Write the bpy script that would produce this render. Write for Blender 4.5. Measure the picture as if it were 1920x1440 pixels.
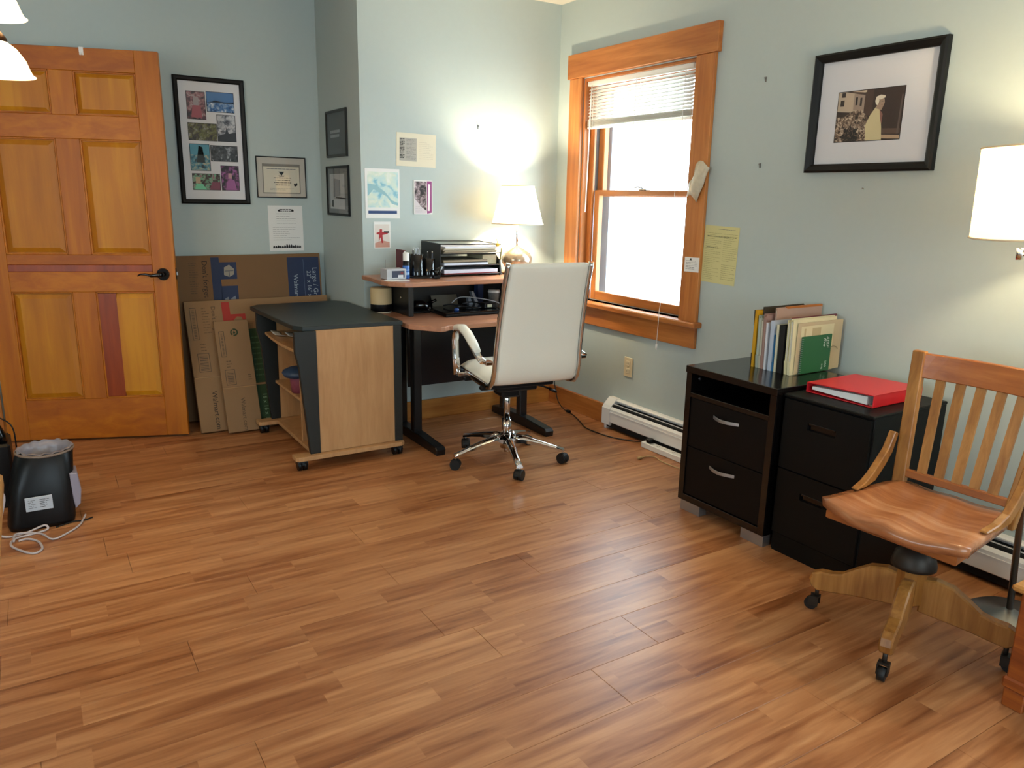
import bpy, bmesh, math, random
from mathutils import Vector, Matrix
random.seed(7)
for o in list(bpy.data.objects): bpy.data.objects.remove(o)
S = bpy.context.scene
COL = S.collection
PI = math.pi

# ------------------------------------------------------------------ camera
cam_d = bpy.data.cameras.new('camera'); cam = bpy.data.objects.new('camera', cam_d); COL.objects.link(cam)
cam_d.sensor_width = 36; cam_d.lens = 1442.0 / 1920 * 36; cam_d.clip_start = 0.02
R = Matrix(((0.84896, 0.10895, -0.51712), (-0.52812, 0.21010, -0.82277), (0.01901, 0.97161, 0.23591)))
R = R.to_quaternion().to_matrix()
cam.matrix_world = Matrix.Translation((0, 0, 1.35)) @ R.to_4x4()
S.camera = cam

# ------------------------------------------------------------------ world, light, exposure
W = bpy.data.worlds.new('daylight'); S.world = W; W.use_nodes = True
bg = W.node_tree.nodes['Background']; bg.inputs[0].default_value = (0.79, 0.90, 1.0, 1); bg.inputs[1].default_value = 12.0
S.view_settings.view_transform = 'Standard'; S.view_settings.look = 'None'
S.view_settings.exposure = 0.0; S.view_settings.gamma = 1; S.view_settings.use_curve_mapping = False
def portal(name, loc, rot, sx, sy):
    d = bpy.data.lights.new(name, 'AREA'); d.shape = 'RECTANGLE'; d.size = sx; d.size_y = sy
    o = bpy.data.objects.new(name, d); COL.objects.link(o); o.location = loc; o.rotation_euler = rot
    d.cycles.is_portal = True
    return o
portal('window_daylight', (3.12, 3.46, 1.38), (0, PI / 2, 0), 1.4, 1.0)
portal('rear_window_daylight', (0.9, -2.72, 1.45), (PI / 2, 0, 0), 2.2, 1.3)
portal('side_window_daylight', (3.12, 0.1, 1.39), (0, PI / 2, 0), 1.3, 0.8)
portal('left_window_daylight', (-2.98, 0.5, 1.45), (0, -PI / 2, 0), 1.3, 2.0)
def lamp_light(name, loc, power, col, rad, spot=None):
    d = bpy.data.lights.new(name, 'POINT'); d.energy = power; d.color = col; d.shadow_soft_size = rad
    o = bpy.data.objects.new(name, d); COL.objects.link(o); o.location = loc
    return o

# ------------------------------------------------------------------ materials
MC = {}
def srgb(h):
    if isinstance(h, str):
        h = h.lstrip('#'); c = [int(h[i:i + 2], 16) / 255 for i in (0, 2, 4)]
        return tuple(x / 12.92 if x <= 0.04045 else ((x + 0.055) / 1.055) ** 2.4 for x in c)
    return h
def newmat(name):
    m = bpy.data.materials.new(name); m.use_nodes = True
    return m, m.node_tree, m.node_tree.nodes['Principled BSDF']
def mat(name, col, rough=0.5, metal=0, var=0.06, scale=14, bump=0.0, spec=0.5, coat=0):
    key = ('m', name)
    if key in MC: return MC[key]
    m, t, p = newmat(name); c = srgb(col)
    n = t.nodes.new('ShaderNodeTexNoise'); n.inputs['Scale'].default_value = scale; n.inputs['Detail'].default_value = 4
    tc = t.nodes.new('ShaderNodeTexCoord'); t.links.new(tc.outputs['Object'], n.inputs['Vector'])
    mx = t.nodes.new('ShaderNodeMix'); mx.data_type = 'RGBA'
    mx.inputs[6].default_value = (*[x * (1 - var) for x in c], 1); mx.inputs[7].default_value = (*[min(1, x * (1 + var)) for x in c], 1)
    t.links.new(n.outputs['Fac'], mx.inputs[0]); t.links.new(mx.outputs[2], p.inputs['Base Color'])
    p.inputs['Roughness'].default_value = rough; p.inputs['Metallic'].default_value = metal
    p.inputs['Specular IOR Level'].default_value = spec; p.inputs['Coat Weight'].default_value = coat
    if bump:
        b = t.nodes.new('ShaderNodeBump'); b.inputs['Strength'].default_value = bump; b.inputs['Distance'].default_value = 0.002
        t.links.new(n.outputs['Fac'], b.inputs['Height']); t.links.new(b.outputs[0], p.inputs['Normal'])
    MC[key] = m; return m
def wood(name, c1, c2, axis=2, rough=0.4, sc=26, stretch=14, c3=None, knots=False, objrand=0.0, wpos=True, patch=0.35, staves=None):
    key = ('w', name)
    if key in MC: return MC[key]
    m, t, p = newmat(name); N = t.nodes.new; L = t.links.new
    if wpos:
        g = N('ShaderNodeNewGeometry'); src = g.outputs['Position']
    else:
        g = N('ShaderNodeTexCoord'); src = g.outputs['Object']
    oi = N('ShaderNodeObjectInfo'); ml = N('ShaderNodeMath'); ml.operation = 'MULTIPLY'; ml.inputs[1].default_value = 13.0
    L(oi.outputs['Random'], ml.inputs[0])
    ad = N('ShaderNodeVectorMath'); L(src, ad.inputs[0])
    L(ml.outputs[0], ad.inputs[1]) if objrand else None
    mp = N('ShaderNodeMapping'); L(ad.outputs[0], mp.inputs[0])
    s = [sc, sc, sc]; s[axis] = sc / stretch; mp.inputs['Scale'].default_value = s
    n = N('ShaderNodeTexNoise'); L(mp.outputs[0], n.inputs[0]); n.inputs['Scale'].default_value = 1; n.inputs['Detail'].default_value = 6
    n.inputs['Distortion'].default_value = 0.5; n.inputs['Roughness'].default_value = 0.6
    n2 = N('ShaderNodeTexNoise'); mp2 = N('ShaderNodeMapping'); L(ad.outputs[0], mp2.inputs[0])
    s2 = [6, 6, 6]; s2[axis] = 1.2; mp2.inputs['Scale'].default_value = s2; L(mp2.outputs[0], n2.inputs[0]); n2.inputs['Scale'].default_value = 1; n2.inputs['Detail'].default_value = 3
    a = N('ShaderNodeMath'); a.operation = 'MULTIPLY_ADD'; L(n2.outputs['Fac'], a.inputs[0]); a.inputs[1].default_value = patch
    b = N('ShaderNodeMath'); b.operation = 'MULTIPLY'; L(n.outputs['Fac'], b.inputs[0]); b.inputs[1].default_value = 1 - patch; L(b.outputs[0], a.inputs[2])
    last = a.outputs[0]
    if objrand:
        q = N('ShaderNodeMath'); q.operation = 'MULTIPLY_ADD'; L(oi.outputs['Random'], q.inputs[0]); q.inputs[1].default_value = objrand
        q2 = N('ShaderNodeMath'); q2.operation = 'SUBTRACT'; L(last, q2.inputs[0]); q2.inputs[1].default_value = objrand / 2
        L(q2.outputs[0], q.inputs[2]); last = q.outputs[0]
    cr = N('ShaderNodeValToRGB'); L(last, cr.inputs[0]); e = cr.color_ramp.elements
    e[0].position = 0.33; e[0].color = (*srgb(c1), 1); e[1].position = 0.64; e[1].color = (*srgb(c2), 1)
    if c3: x = e.new(0.5); x.color = (*srgb(c3), 1)
    L(cr.outputs[0], p.inputs['Base Color']); p.inputs['Roughness'].default_value = rough
    bp = N('ShaderNodeBump'); bp.inputs['Strength'].default_value = 0.12; bp.inputs['Distance'].default_value = 0.001
    L(n.outputs['Fac'], bp.inputs['Height']); L(bp.outputs[0], p.inputs['Normal'])
    MC[key] = m; return m
def emit(name, col, s, rough=0.5, trans=0.5):
    m, t, p = newmat(name)
    p.inputs['Base Color'].default_value = (*srgb(col), 1); p.inputs['Roughness'].default_value = rough
    p.inputs['Emission Color'].default_value = (*srgb(col), 1); p.inputs['Emission Strength'].default_value = s
    return m
def shade_mat(name, col, s):
    m, t, p = newmat(name); N = t.nodes.new; L = t.links.new
    c = (*srgb(col), 1); out = t.nodes['Material Output']
    w = N('ShaderNodeTexNoise'); w.inputs['Scale'].default_value = 260
    mx = N('ShaderNodeMix'); mx.data_type = 'RGBA'; mx.inputs[6].default_value = tuple(x * 0.94 for x in c); mx.inputs[7].default_value = c
    L(w.outputs['Fac'], mx.inputs[0])
    tr = N('ShaderNodeBsdfTranslucent'); L(mx.outputs[2], tr.inputs[0]); L(mx.outputs[2], p.inputs['Base Color'])
    p.inputs['Roughness'].default_value = 0.8
    p.inputs['Emission Color'].default_value = c; p.inputs['Emission Strength'].default_value = s
    ms = N('ShaderNodeMixShader'); ms.inputs[0].default_value = 0.45
    L(p.outputs[0], ms.inputs[1]); L(tr.outputs[0], ms.inputs[2]); L(ms.outputs[0], out.inputs[0])
    return m
def photo_mat(name, cols, scale=30):
    key = ('p', name)
    if key in MC: return MC[key]
    m, t, p = newmat(name); N = t.nodes.new; L = t.links.new
    tc = N('ShaderNodeTexCoord'); n = N('ShaderNodeTexNoise'); n.inputs['Scale'].default_value = scale; n.inputs['Detail'].default_value = 5
    n.inputs['Distortion'].default_value = 0.8
    L(tc.outputs['Object'], n.inputs['Vector']); cr = N('ShaderNodeValToRGB'); L(n.outputs['Fac'], cr.inputs[0])
    e = cr.color_ramp.elements; k = len(cols)
    e[0].position = 0.34; e[0].color = (*srgb(cols[0]), 1); e[1].position = 0.66; e[1].color = (*srgb(cols[-1]), 1)
    for i in range(1, k - 1):
        x = e.new(0.34 + 0.32 * i / (k - 1)); x.color = (*srgb(cols[i]), 1)
    L(cr.outputs[0], p.inputs['Base Color']); p.inputs['Roughness'].default_value = 0.6
    MC[key] = m; return m

def floor_mat():
    m, t, p = newmat('laminate'); N = t.nodes.new; L = t.links.new
    def M(op, a, b=None, c=None):
        q = N('ShaderNodeMath'); q.operation = op
        for i, v in enumerate((a, b, c)):
            if v is None: continue
            if isinstance(v, (int, float)): q.inputs[i].default_value = v
            else: L(v, q.inputs[i])
        return q.outputs[0]
    g = N('ShaderNodeNewGeometry'); sx = N('ShaderNodeSeparateXYZ'); L(g.outputs['Position'], sx.inputs[0])
    X, Y = sx.outputs[0], sx.outputs[1]
    row = M('FLOOR', M('DIVIDE', M('SUBTRACT', Y, 0.261), 0.0935))
    wn = N('ShaderNodeTexWhiteNoise'); wn.noise_dimensions = '1D'; L(row, wn.inputs['W'])
    xo = M('ADD', X, M('MULTIPLY', wn.outputs['Value'], 3.0))
    seg = M('FLOOR', M('DIVIDE', xo, 0.62))
    cb = N('ShaderNodeCombineXYZ'); L(row, cb.inputs[0]); L(seg, cb.inputs[1])
    w2 = N('ShaderNodeTexWhiteNoise'); w2.noise_dimensions = '2D'; L(cb.outputs[0], w2.inputs['Vector'])
    # grain coordinates, different on every strip
    gx = M('MULTIPLY', X, 2.6); gy = M('MULTIPLY', Y, 30.0); gz = M('MULTIPLY', w2.outputs['Value'], 40.0)
    gc = N('ShaderNodeCombineXYZ'); L(gx, gc.inputs[0]); L(gy, gc.inputs[1]); L(gz, gc.inputs[2])
    n = N('ShaderNodeTexNoise'); L(gc.outputs[0], n.inputs[0]); n.inputs['Scale'].default_value = 1.0; n.inputs['Detail'].default_value = 5; n.inputs['Distortion'].default_value = 0.9; n.inputs['Roughness'].default_value = 0.55
    gc2 = N('ShaderNodeCombineXYZ'); L(M('MULTIPLY', X, 1.1), gc2.inputs[0]); L(M('MULTIPLY', Y, 13.0), gc2.inputs[1]); L(gz, gc2.inputs[2])
    n2 = N('ShaderNodeTexNoise'); L(gc2.outputs[0], n2.inputs[0]); n2.inputs['Scale'].default_value = 1.0; n2.inputs['Detail'].default_value = 3; n2.inputs['Distortion'].default_value = 1.5
    v = M('ADD', M('MULTIPLY', n.outputs['Fac'], 0.44), M('ADD', M('MULTIPLY', n2.outputs['Fac'], 0.46), M('MULTIPLY', w2.outputs['Value'], 0.10)))
    cr = N('ShaderNodeValToRGB'); L(v, cr.inputs[0]); e = cr.color_ramp.elements
    e[0].position = 0.32; e[0].color = (*srgb('7a4420'), 1); e[1].position = 0.66; e[1].color = (*srgb('c68f60'), 1)
    a = e.new(0.42); a.color = (*srgb('996038'), 1); b = e.new(0.50); b.color = (*srgb('ab7348'), 1)
    L(cr.outputs[0], p.inputs['Base Color'])
    p.inputs['Roughness'].default_value = 0.36; p.inputs['Specular IOR Level'].default_value = 0.55
    bp = N('ShaderNodeBump'); bp.inputs['Strength'].default_value = 0.08; bp.inputs['Distance'].default_value = 0.001
    L(n.outputs['Fac'], bp.inputs['Height']); L(bp.outputs[0], p.inputs['Normal'])
    return m

WALL = mat('painted_plaster', 'b0bcb9', 0.7, var=0.02, scale=40, bump=0.15)
CEIL = mat('ceiling_paint', 'd9d3c6', 0.8, var=0.02)
PINE = wood('pine_trim', '9a5628', 'c88446', 2, 0.35, c3='b77236')
PINEH = wood('pine_trim_flat', '965022', 'c47e40', 1, 0.35, c3='b06c32')
PINEX = wood('pine_trim_cross', '98591f', 'c48640', 0, 0.4, c3='b27534')
DOORV = wood('pine_door', '9f5400', 'c07606', 2, 0.5, sc=22, objrand=0.12, c3='b06400')
DOORH = wood('pine_door_rail', '9a4f00', 'bb6e06', 0, 0.5, sc=22, objrand=0.12, c3='aa5d00')
DOORP = wood('pine_door_panel', 'a05e02', 'c6860e', 2, 0.5, sc=20, objrand=0.15, c3='b47006', patch=0.6)
DOORR = wood('reddish_door_board', '7a2f0c', '9c4414', 2, 0.38)
BEECH = wood('beech_laminate', 'a97c50', 'bd9264', 2, 0.45, sc=40, stretch=8)
BEECHD = wood('desk_laminate', 'a67358', 'b98568', 0, 0.3, sc=60, stretch=8)
OAK = wood('oak', '7e4f22', 'ae7a3e', 2, 0.36, sc=40, c3='98652e', objrand=0.1)
OAKX = wood('oak_cross', '84481f', 'a96a36', 1, 0.34, sc=40, c3='99592a')
OAKS = wood('oak_seat', '8d5634', 'bb8660', 1, 0.24, sc=26, c3='a66b44')
CHESTW = wood('reddish_chest_wood', '6e3010', 'a3581f', 1, 0.35, sc=30, c3='8a441a')
DESKE = wood('light_wood', '94642f', 'b5864a', 1, 0.4)
CARD = mat('cardboard', '8a6a48', 0.85, var=0.05, scale=6)
CARD2 = mat('cardboard_dark', '755637', 0.85, var=0.05, scale=6)
CARDE = mat('cardboard_edge', 'a8835b', 0.85, var=0.08, scale=90)
CHAR = mat('charcoal_laminate', '242b2a', 0.38, var=0.05)
CHARS = mat('charcoal_frame', '181d1c', 0.42, var=0.05)
BLKM = mat('black_metal', '0d0e11', 0.35, var=0.1)
BLK = mat('black_plastic', '08080a', 0.4, var=0.1, spec=0.3)
BLKG = mat('black_gloss', '060608', 0.12, var=0.1)
BLKL = mat('black_laminate', '090707', 0.2, var=0.15, coat=0.2)
BLKLF = mat('black_brown_drawer', '090504', 0.55, var=0.1, spec=0.2)
BLKF = mat('black_steel_cabinet', '050606', 0.5, var=0.1, scale=200, bump=0.1, spec=0.22)
RUBBER = mat('black_rubber', '0a0a0a', 0.6)
CHROME = mat('chrome', 'd6d6d6', 0.08, 1, var=0.01)
STEEL = mat('brushed_steel', '9a9a9a', 0.3, 1, var=0.03)
ALU = mat('aluminium', 'a9abad', 0.35, 0.8, var=0.03)
BRASS = mat('bronze', '3a2413', 0.35, 0.8)
LEATH = mat('cream_leather', 'e6e3d6', 0.38, var=0.02, scale=160, bump=0.12)
WHITE = mat('white_enamel', 'e8e6e2', 0.35, var=0.02)
WHITEP = mat('white_plastic', 'e6e4df', 0.4, var=0.01)
IVORY = mat('ivory_plastic', 'd6c8a6', 0.35, var=0.02)
PAPER = mat('white_paper', 'e3e2de', 0.8, var=0.03)
MATB = mat('white_mat_board', 'd5d5d8', 0.8, var=0.01)
INK = mat('grey_ink', '6c6c6c', 0.8)
INKD = mat('dark_ink', '1b1b1b', 0.8)
YEL = mat('yellow_paper', 'cdc78e', 0.8, var=0.03)
CREAM = mat('cream_paper', 'd9d2bb', 0.8, var=0.03)
IRON = mat('dark_iron', '38322c', 0.5, 0.6)
DARK = mat('dark_gap', '050505', 0.8)
def glass_mat(name, alpha=0.12, tint=(0.95, 1, 1)):
    m, t, p = newmat(name); N = t.nodes.new; L = t.links.new; out = t.nodes['Material Output']
    tr = N('ShaderNodeBsdfTransparent'); tr.inputs[0].default_value = (*tint, 1)
    gl = N('ShaderNodeBsdfGlossy'); gl.inputs['Roughness'].default_value = 0.02
    fr = N('ShaderNodeFresnel'); fr.inputs[0].default_value = 1.45
    ge = N('ShaderNodeNewGeometry'); bf = N('ShaderNodeMath'); bf.operation = 'SUBTRACT'; bf.inputs[0].default_value = 1; L(ge.outputs['Backfacing'], bf.inputs[1])
    fm = N('ShaderNodeMath'); fm.operation = 'MULTIPLY'; L(fr.outputs[0], fm.inputs[0]); L(bf.outputs[0], fm.inputs[1])
    ms = N('ShaderNodeMixShader'); L(fm.outputs[0], ms.inputs[0]); L(tr.outputs[0], ms.inputs[1]); L(gl.outputs[0], ms.inputs[2]); L(ms.outputs[0], out.inputs[0])
    return m
GLASS = glass_mat('window_glass'); PGLASS = glass_mat('picture_glass', tint=(1, 1, 1))
def plain(c, rough=0.6): return mat('tint_' + c, c, rough)

# ------------------------------------------------------------------ mesh builder
class MB:
    def __init__(s): s.bm = bmesh.new(); s.mats = []; s.cur = 0
    def m(s, material):
        if material not in s.mats: s.mats.append(material)
        s.cur = s.mats.index(material); return s
    def _f(s, vs, smooth=False):
        try: f = s.bm.faces.new(vs)
        except ValueError: return None
        f.material_index = s.cur; f.smooth = smooth; return f
    def box(s, x0, x1, y0, y1, z0, z1, bev=0.0, M=None):
        v = [s.bm.verts.new((x, y, z)) for z in (z0, z1) for y in (y0, y1) for x in (x0, x1)]
        fs = [s._f([v[i] for i in q]) for q in ((0, 2, 3, 1), (4, 5, 7, 6), (0, 1, 5, 4), (2, 6, 7, 3), (1, 3, 7, 5), (0, 4, 6, 2))]
        if bev:
            es = list({e for f in fs for e in f.edges})
            r = bmesh.ops.bevel(s.bm, geom=es, offset=bev, segments=1, affect='EDGES', profile=0.5, clamp_overlap=True)
            v = list({x for f in r['faces'] for x in f.verts} | {x for x in v if x.is_valid})
            for f in r['faces']: f.material_index = s.cur
        if M is not None:
            for x in v: x.co = M @ x.co
        return s
    def prism(s, pts, d, cap=True, smooth=False, bev=0.0):
        """pts: 3D polygon, extruded along vector d"""
        d = Vector(d); a = [s.bm.verts.new(p) for p in pts]; b = [s.bm.verts.new(Vector(p) + d) for p in pts]; n = len(pts); fs = []
        if cap: fs += [s._f(a[::-1]), s._f(b)]
        for i in range(n): fs.append(s._f([a[i], a[(i + 1) % n], b[(i + 1) % n], b[i]], smooth))
        bmesh.ops.recalc_face_normals(s.bm, faces=[f for f in fs if f])
        if bev:
            es = [e for f in fs[:2] for e in f.edges]
            r = bmesh.ops.bevel(s.bm, geom=es, offset=bev, segments=1, affect='EDGES', clamp_overlap=True)
            for f in r['faces']: f.material_index = s.cur
        return s
    def tube(s, path, r, n=8, caps=True, flat=None, closed=False):
        """flat = (a,b): elliptical section a across, b in the 'up' direction"""
        path = [Vector(p) for p in path]; rings = []; k = len(path)
        rs = r if isinstance(r, (list, tuple)) else [r] * k
        prev = None
        for i, p in enumerate(path):
            if closed: t = path[(i + 1) % k] - path[i - 1]
            else: t = path[min(i + 1, k - 1)] - path[max(i - 1, 0)]
            t.normalize()
            if prev is None:
                up = Vector((0, 0, 1)) if abs(t.z) < 0.9 else Vector((0, 1, 0))
            else: up = prev
            x = t.cross(up)
            if x.length < 1e-4: x = t.cross(Vector((1, 0, 0)))
            x.normalize(); y = x.cross(t).normalized(); prev = y
            fa, fb = flat if flat else (1, 1)
            rings.append([s.bm.verts.new(p + (x * math.cos(2 * PI * j / n) * fa + y * math.sin(2 * PI * j / n) * fb) * rs[i]) for j in range(n)])
        m_ = k if closed else k - 1
        for i in range(m_):
            A, B = rings[i], rings[(i + 1) % k]
            for j in range(n): s._f([A[j], A[(j + 1) % n], B[(j + 1) % n], B[j]], True)
        if caps and not closed: s._f(rings[0][::-1]); s._f(rings[-1])
        return s
    def cyl(s, c, r, h, n=20, r2=None, axis='z', smooth=True):
        c = Vector(c); d = {'x': Vector((1, 0, 0)), 'y': Vector((0, 1, 0)), 'z': Vector((0, 0, 1))}[axis] if isinstance(axis, str) else Vector(axis).normalized()
        r2 = r if r2 is None else r2
        u = d.orthogonal().normalized(); w = d.cross(u)
        a = [s.bm.verts.new(c + (u * math.cos(2 * PI * i / n) + w * math.sin(2 * PI * i / n)) * r) for i in range(n)]
        b = [s.bm.verts.new(c + d * h + (u * math.cos(2 * PI * i / n) + w * math.sin(2 * PI * i / n)) * r2) for i in range(n)]
        for i in range(n): s._f([a[i], a[(i + 1) % n], b[(i + 1) % n], b[i]], smooth)
        s._f(a[::-1]); s._f(b); return s
    def lathe(s, c, prof, n=24, sx=1, sy=1, close=False):
        c = Vector(c); rings = []
        for r, z in prof: rings.append([s.bm.verts.new(c + Vector((r * sx * math.cos(2 * PI * i / n), r * sy * math.sin(2 * PI * i / n), z))) for i in range(n)])
        for A, B in zip(rings, rings[1:]):
            for i in range(n): s._f([A[i], A[(i + 1) % n], B[(i + 1) % n], B[i]], True)
        if close: s._f(rings[0][::-1]); s._f(rings[-1])
        return s
    def grid(s, P, smooth=True):
        V = [[s.bm.verts.new(p) for p in row] for row in P]
        for a, b in zip(V, V[1:]):
            for i in range(len(a) - 1): s._f([a[i], a[i + 1], b[i + 1], b[i]], smooth)
        return V
    def slab(s, top, bot, smooth=True):
        """closed solid from two equal grids"""
        A = s.grid(top, smooth); B = s.grid([r[:] for r in bot], smooth)
        n, k = len(A), len(A[0])
        for i in range(k - 1): s._f([A[0][i], A[0][i + 1], B[0][i + 1], B[0][i]], smooth); s._f([A[-1][i], A[-1][i + 1], B[-1][i + 1], B[-1][i]], smooth)
        for i in range(n - 1): s._f([A[i][0], A[i + 1][0], B[i + 1][0], B[i][0]], smooth); s._f([A[i][-1], A[i + 1][-1], B[i + 1][-1], B[i][-1]], smooth)
        bmesh.ops.recalc_face_normals(s.bm, faces=list(s.bm.faces)); return s
def root_mat(p):
    while p.parent: p = p.parent
    return Matrix.Translation(p.location) @ p.rotation_euler.to_matrix().to_4x4()
def obj(name, mb, parent=None, local=False, mod=None, label=None):
    me = bpy.data.meshes.new(name)
    for f in mb.bm.faces: pass
    if parent is not None and not local:
        inv = root_mat(parent).inverted(); mb.bm.transform(inv)
    mb.bm.to_mesh(me); mb.bm.free()
    for m in mb.mats: me.materials.append(m)
    o = bpy.data.objects.new(name, me); COL.objects.link(o)
    if parent is not None: o.parent = parent
    if label: o['label'] = label
    if mod:
        for kind, kw in mod:
            md = o.modifiers.new(kind.lower(), kind)
            for k, v in kw.items(): setattr(md, k, v)
    return o
def thing(name, label, cat, loc=(0, 0, 0), rz=0, group=None):
    o = bpy.data.objects.new(name, None); COL.objects.link(o); o.location = loc; o.rotation_euler = (0, 0, rz); o.empty_display_size = 0.1
    o['label'] = label; o['category'] = cat
    if group: o['group'] = group
    return o
def tag(o, label, cat, group=None, kind=None):
    o['label'] = label; o['category'] = cat
    if group: o['group'] = group
    if kind: o['kind'] = kind
    return o
def struct(name, mb, parent=None):
    o = obj(name, mb, parent)
    if parent is None: o['kind'] = 'structure'
    return o
class Pl:
    """a plane in the world: origin, u (to the right), v (up), n out of the face"""
    def __init__(s, o, u, v): s.o = Vector(o); s.u = Vector(u).normalized(); s.v = Vector(v).normalized(); s.n = s.u.cross(s.v)
    def p(s, a, b, c=0.0): return s.o + s.u * a + s.v * b + s.n * c
def pbox(mb, P, a0, a1, b0, b1, c0, c1, bev=0):
    M = Matrix((P.u, P.v, P.n)).transposed().to_4x4(); M.translation = P.o
    mb.box(a0, a1, b0, b1, c0, c1, bev, M); return mb
def ppoly(mb, P, pts, c, th=0.0004): return mb.prism([P.p(a, b, c) for a, b in pts], P.n * th)
def textlines(mb, P, a0, a1, b0, b1, c, n, h=0.0018, seed=1, ink=INK, ragged=0.5):
    r = random.Random(seed); mb.m(ink); st = (b1 - b0) / n
    for i in range(n):
        b = b1 - st * (i + 0.5); a = a0
        end = a0 + (a1 - a0) * (1 - ragged * r.random() * (r.random() > 0.4))
        while a < end:
            w = min(end - a, r.uniform(0.006, 0.022))
            ppoly(mb, P, [(a, b), (a + w, b), (a + w, b + h), (a, b + h)], c); a += w + 0.003
    return mb
def text(name, s, P, a, b, c, size, material, parent, rot=0.0, align='LEFT', italic=0.0, sx=1.0):
    cu = bpy.data.curves.new(name, 'FONT'); cu.body = s; cu.size = size; cu.extrude = 0.0002; cu.align_x = align; cu.shear = italic; cu.resolution_u = 2
    t = bpy.data.objects.new('tmp', cu); COL.objects.link(t); bpy.context.view_layer.update()
    me = bpy.data.meshes.new_from_object(t.evaluated_get(bpy.context.evaluated_depsgraph_get())); bpy.data.objects.remove(t)
    M = Matrix((P.u, P.v, P.n)).transposed().to_4x4(); M.translation = P.p(a, b, c)
    me.transform(M @ Matrix.Rotation(rot, 4, 'Z') @ Matrix.Diagonal((sx, 1, 1, 1)))
    if parent is not None: me.transform(root_mat(parent).inverted())
    me.materials.clear(); me.materials.append(material)
    o = bpy.data.objects.new(name, me); COL.objects.link(o); o.parent = parent; return o

XR, YB, XJ, YR, ZC = 2.94, 4.19, 1.62, 4.88, 2.497
XL, YF = -2.8, -2.6
RW = Pl((XR, 0, 0), (0, -1, 0), (0, 0, 1))      # right wall: a = -Y
BW = Pl((0, YB, 0), (1, 0, 0), (0, 0, 1))       # back wall
CW = Pl((0, YR, 0), (1, 0, 0), (0, 0, 1))       # recess wall
JW = Pl((XJ, 0, 0), (0, -1, 0), (0, 0, 1))      # jog face

# ------------------------------------------------------------------ room shell
fl = MB().m(DARK).box(XL - 0.15, XR + 0.15, YF - 0.15, YR + 0.15, -0.06, -0.012); floor = struct('floor', fl)
FM = floor_mat(); full = None
offs = {0: 1.28, 1: 1.55, 2: 1.09, 3: 0.99, 4: 0.29, 5: 1.0, 6: 0.55, 7: 1.015, 8: 0.2, 9: 1.33, 10: 0.7, -1: 0.62, -2: 1.75, -3: 0.2}
PW, PLN = 0.187, 1.195
full_me = None
k0 = math.floor((YF - 1.383) / PW)
for k in range(k0, 19):
    y0 = 1.383 + PW * k; y1 = min(y0 + PW, YR); y0c = max(y0, YF)
    if y1 - y0c < 0.02: continue
    o = offs.get(k, random.random() * PLN); x = o - math.ceil((o - XL) / PLN) * PLN
    while x < XR:
        a, b = max(x, XL), min(x + PLN, XR); x += PLN
        if b - a < 0.02: continue
        whole = (b - a > PLN - 1e-4) and (y1 - y0c > PW - 1e-4)
        if whole and full_me:
            q = bpy.data.objects.new('plank', full_me); COL.objects.link(q); q.location = (a, y0c, 0); q.parent = floor; continue
        g = 0.0004
        mb = MB().m(FM).box(g, b - a - g, g, y1 - y0c - g, -0.012, 0, 0.0009)
        q = obj('plank', mb, floor, local=True); q.location = (a, y0c, 0)
        if whole: full_me = q.data

th = 0.16
def wallbox(*a): return MB().m(WALL).box(*a)
# right wall with the window opening
wy0, wy1, wz0, wz1 = 2.99, 3.93, 0.735, 2.045
ly0, ly1, lz0, lz1 = -0.3, 0.5, 0.74, 2.045
mb = MB().m(WALL).box(XR, XR + th, YF, ly0, 0, ZC).box(XR, XR + th, ly1, wy0, 0, ZC).box(XR, XR + th, ly0, ly1, 0, lz0).box(XR, XR + th, ly0, ly1, lz1, ZC)
mb.box(XR, XR + th, wy1, YR + th, 0, ZC).box(XR, XR + th, wy0, wy1, 0, wz0).box(XR, XR + th, wy0, wy1, wz1, ZC)
struct('wall_right', mb)
struct('wall_back', wallbox(XJ, XR, YB, YB + 0.1, 0, ZC))
struct('wall_jog', wallbox(XJ, XJ + 0.1, YB + 0.1, YR, 0, ZC))
struct('wall_recess', wallbox(XL, XJ + 0.1, YR, YR + th, 0, ZC))
my0, my1, mz0, mz1 = -0.5, 1.5, 0.8, 2.1
struct('wall_left', MB().m(WALL).box(XL - th, XL, YF, my0, 0, ZC).box(XL - th, XL, my1, YR + th, 0, ZC).box(XL - th, XL, my0, my1, 0, mz0).box(XL - th, XL, my0, my1, mz1, ZC))
rx0, rx1, rz0, rz1 = -0.2, 2.0, 0.8, 2.1
mb = MB().m(WALL).box(XL - th, rx0, YF - th, YF, 0, ZC).box(rx1, XR + th, YF - th, YF, 0, ZC).box(rx0, rx1, YF - th, YF, 0, rz0).box(rx0, rx1, YF - th, YF, rz1, ZC)
struct('wall_front', mb)
struct('ceiling', MB().m(CEIL).box(XL - th, XR + th, YF - th, YR + th, ZC, ZC + 0.08))
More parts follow.
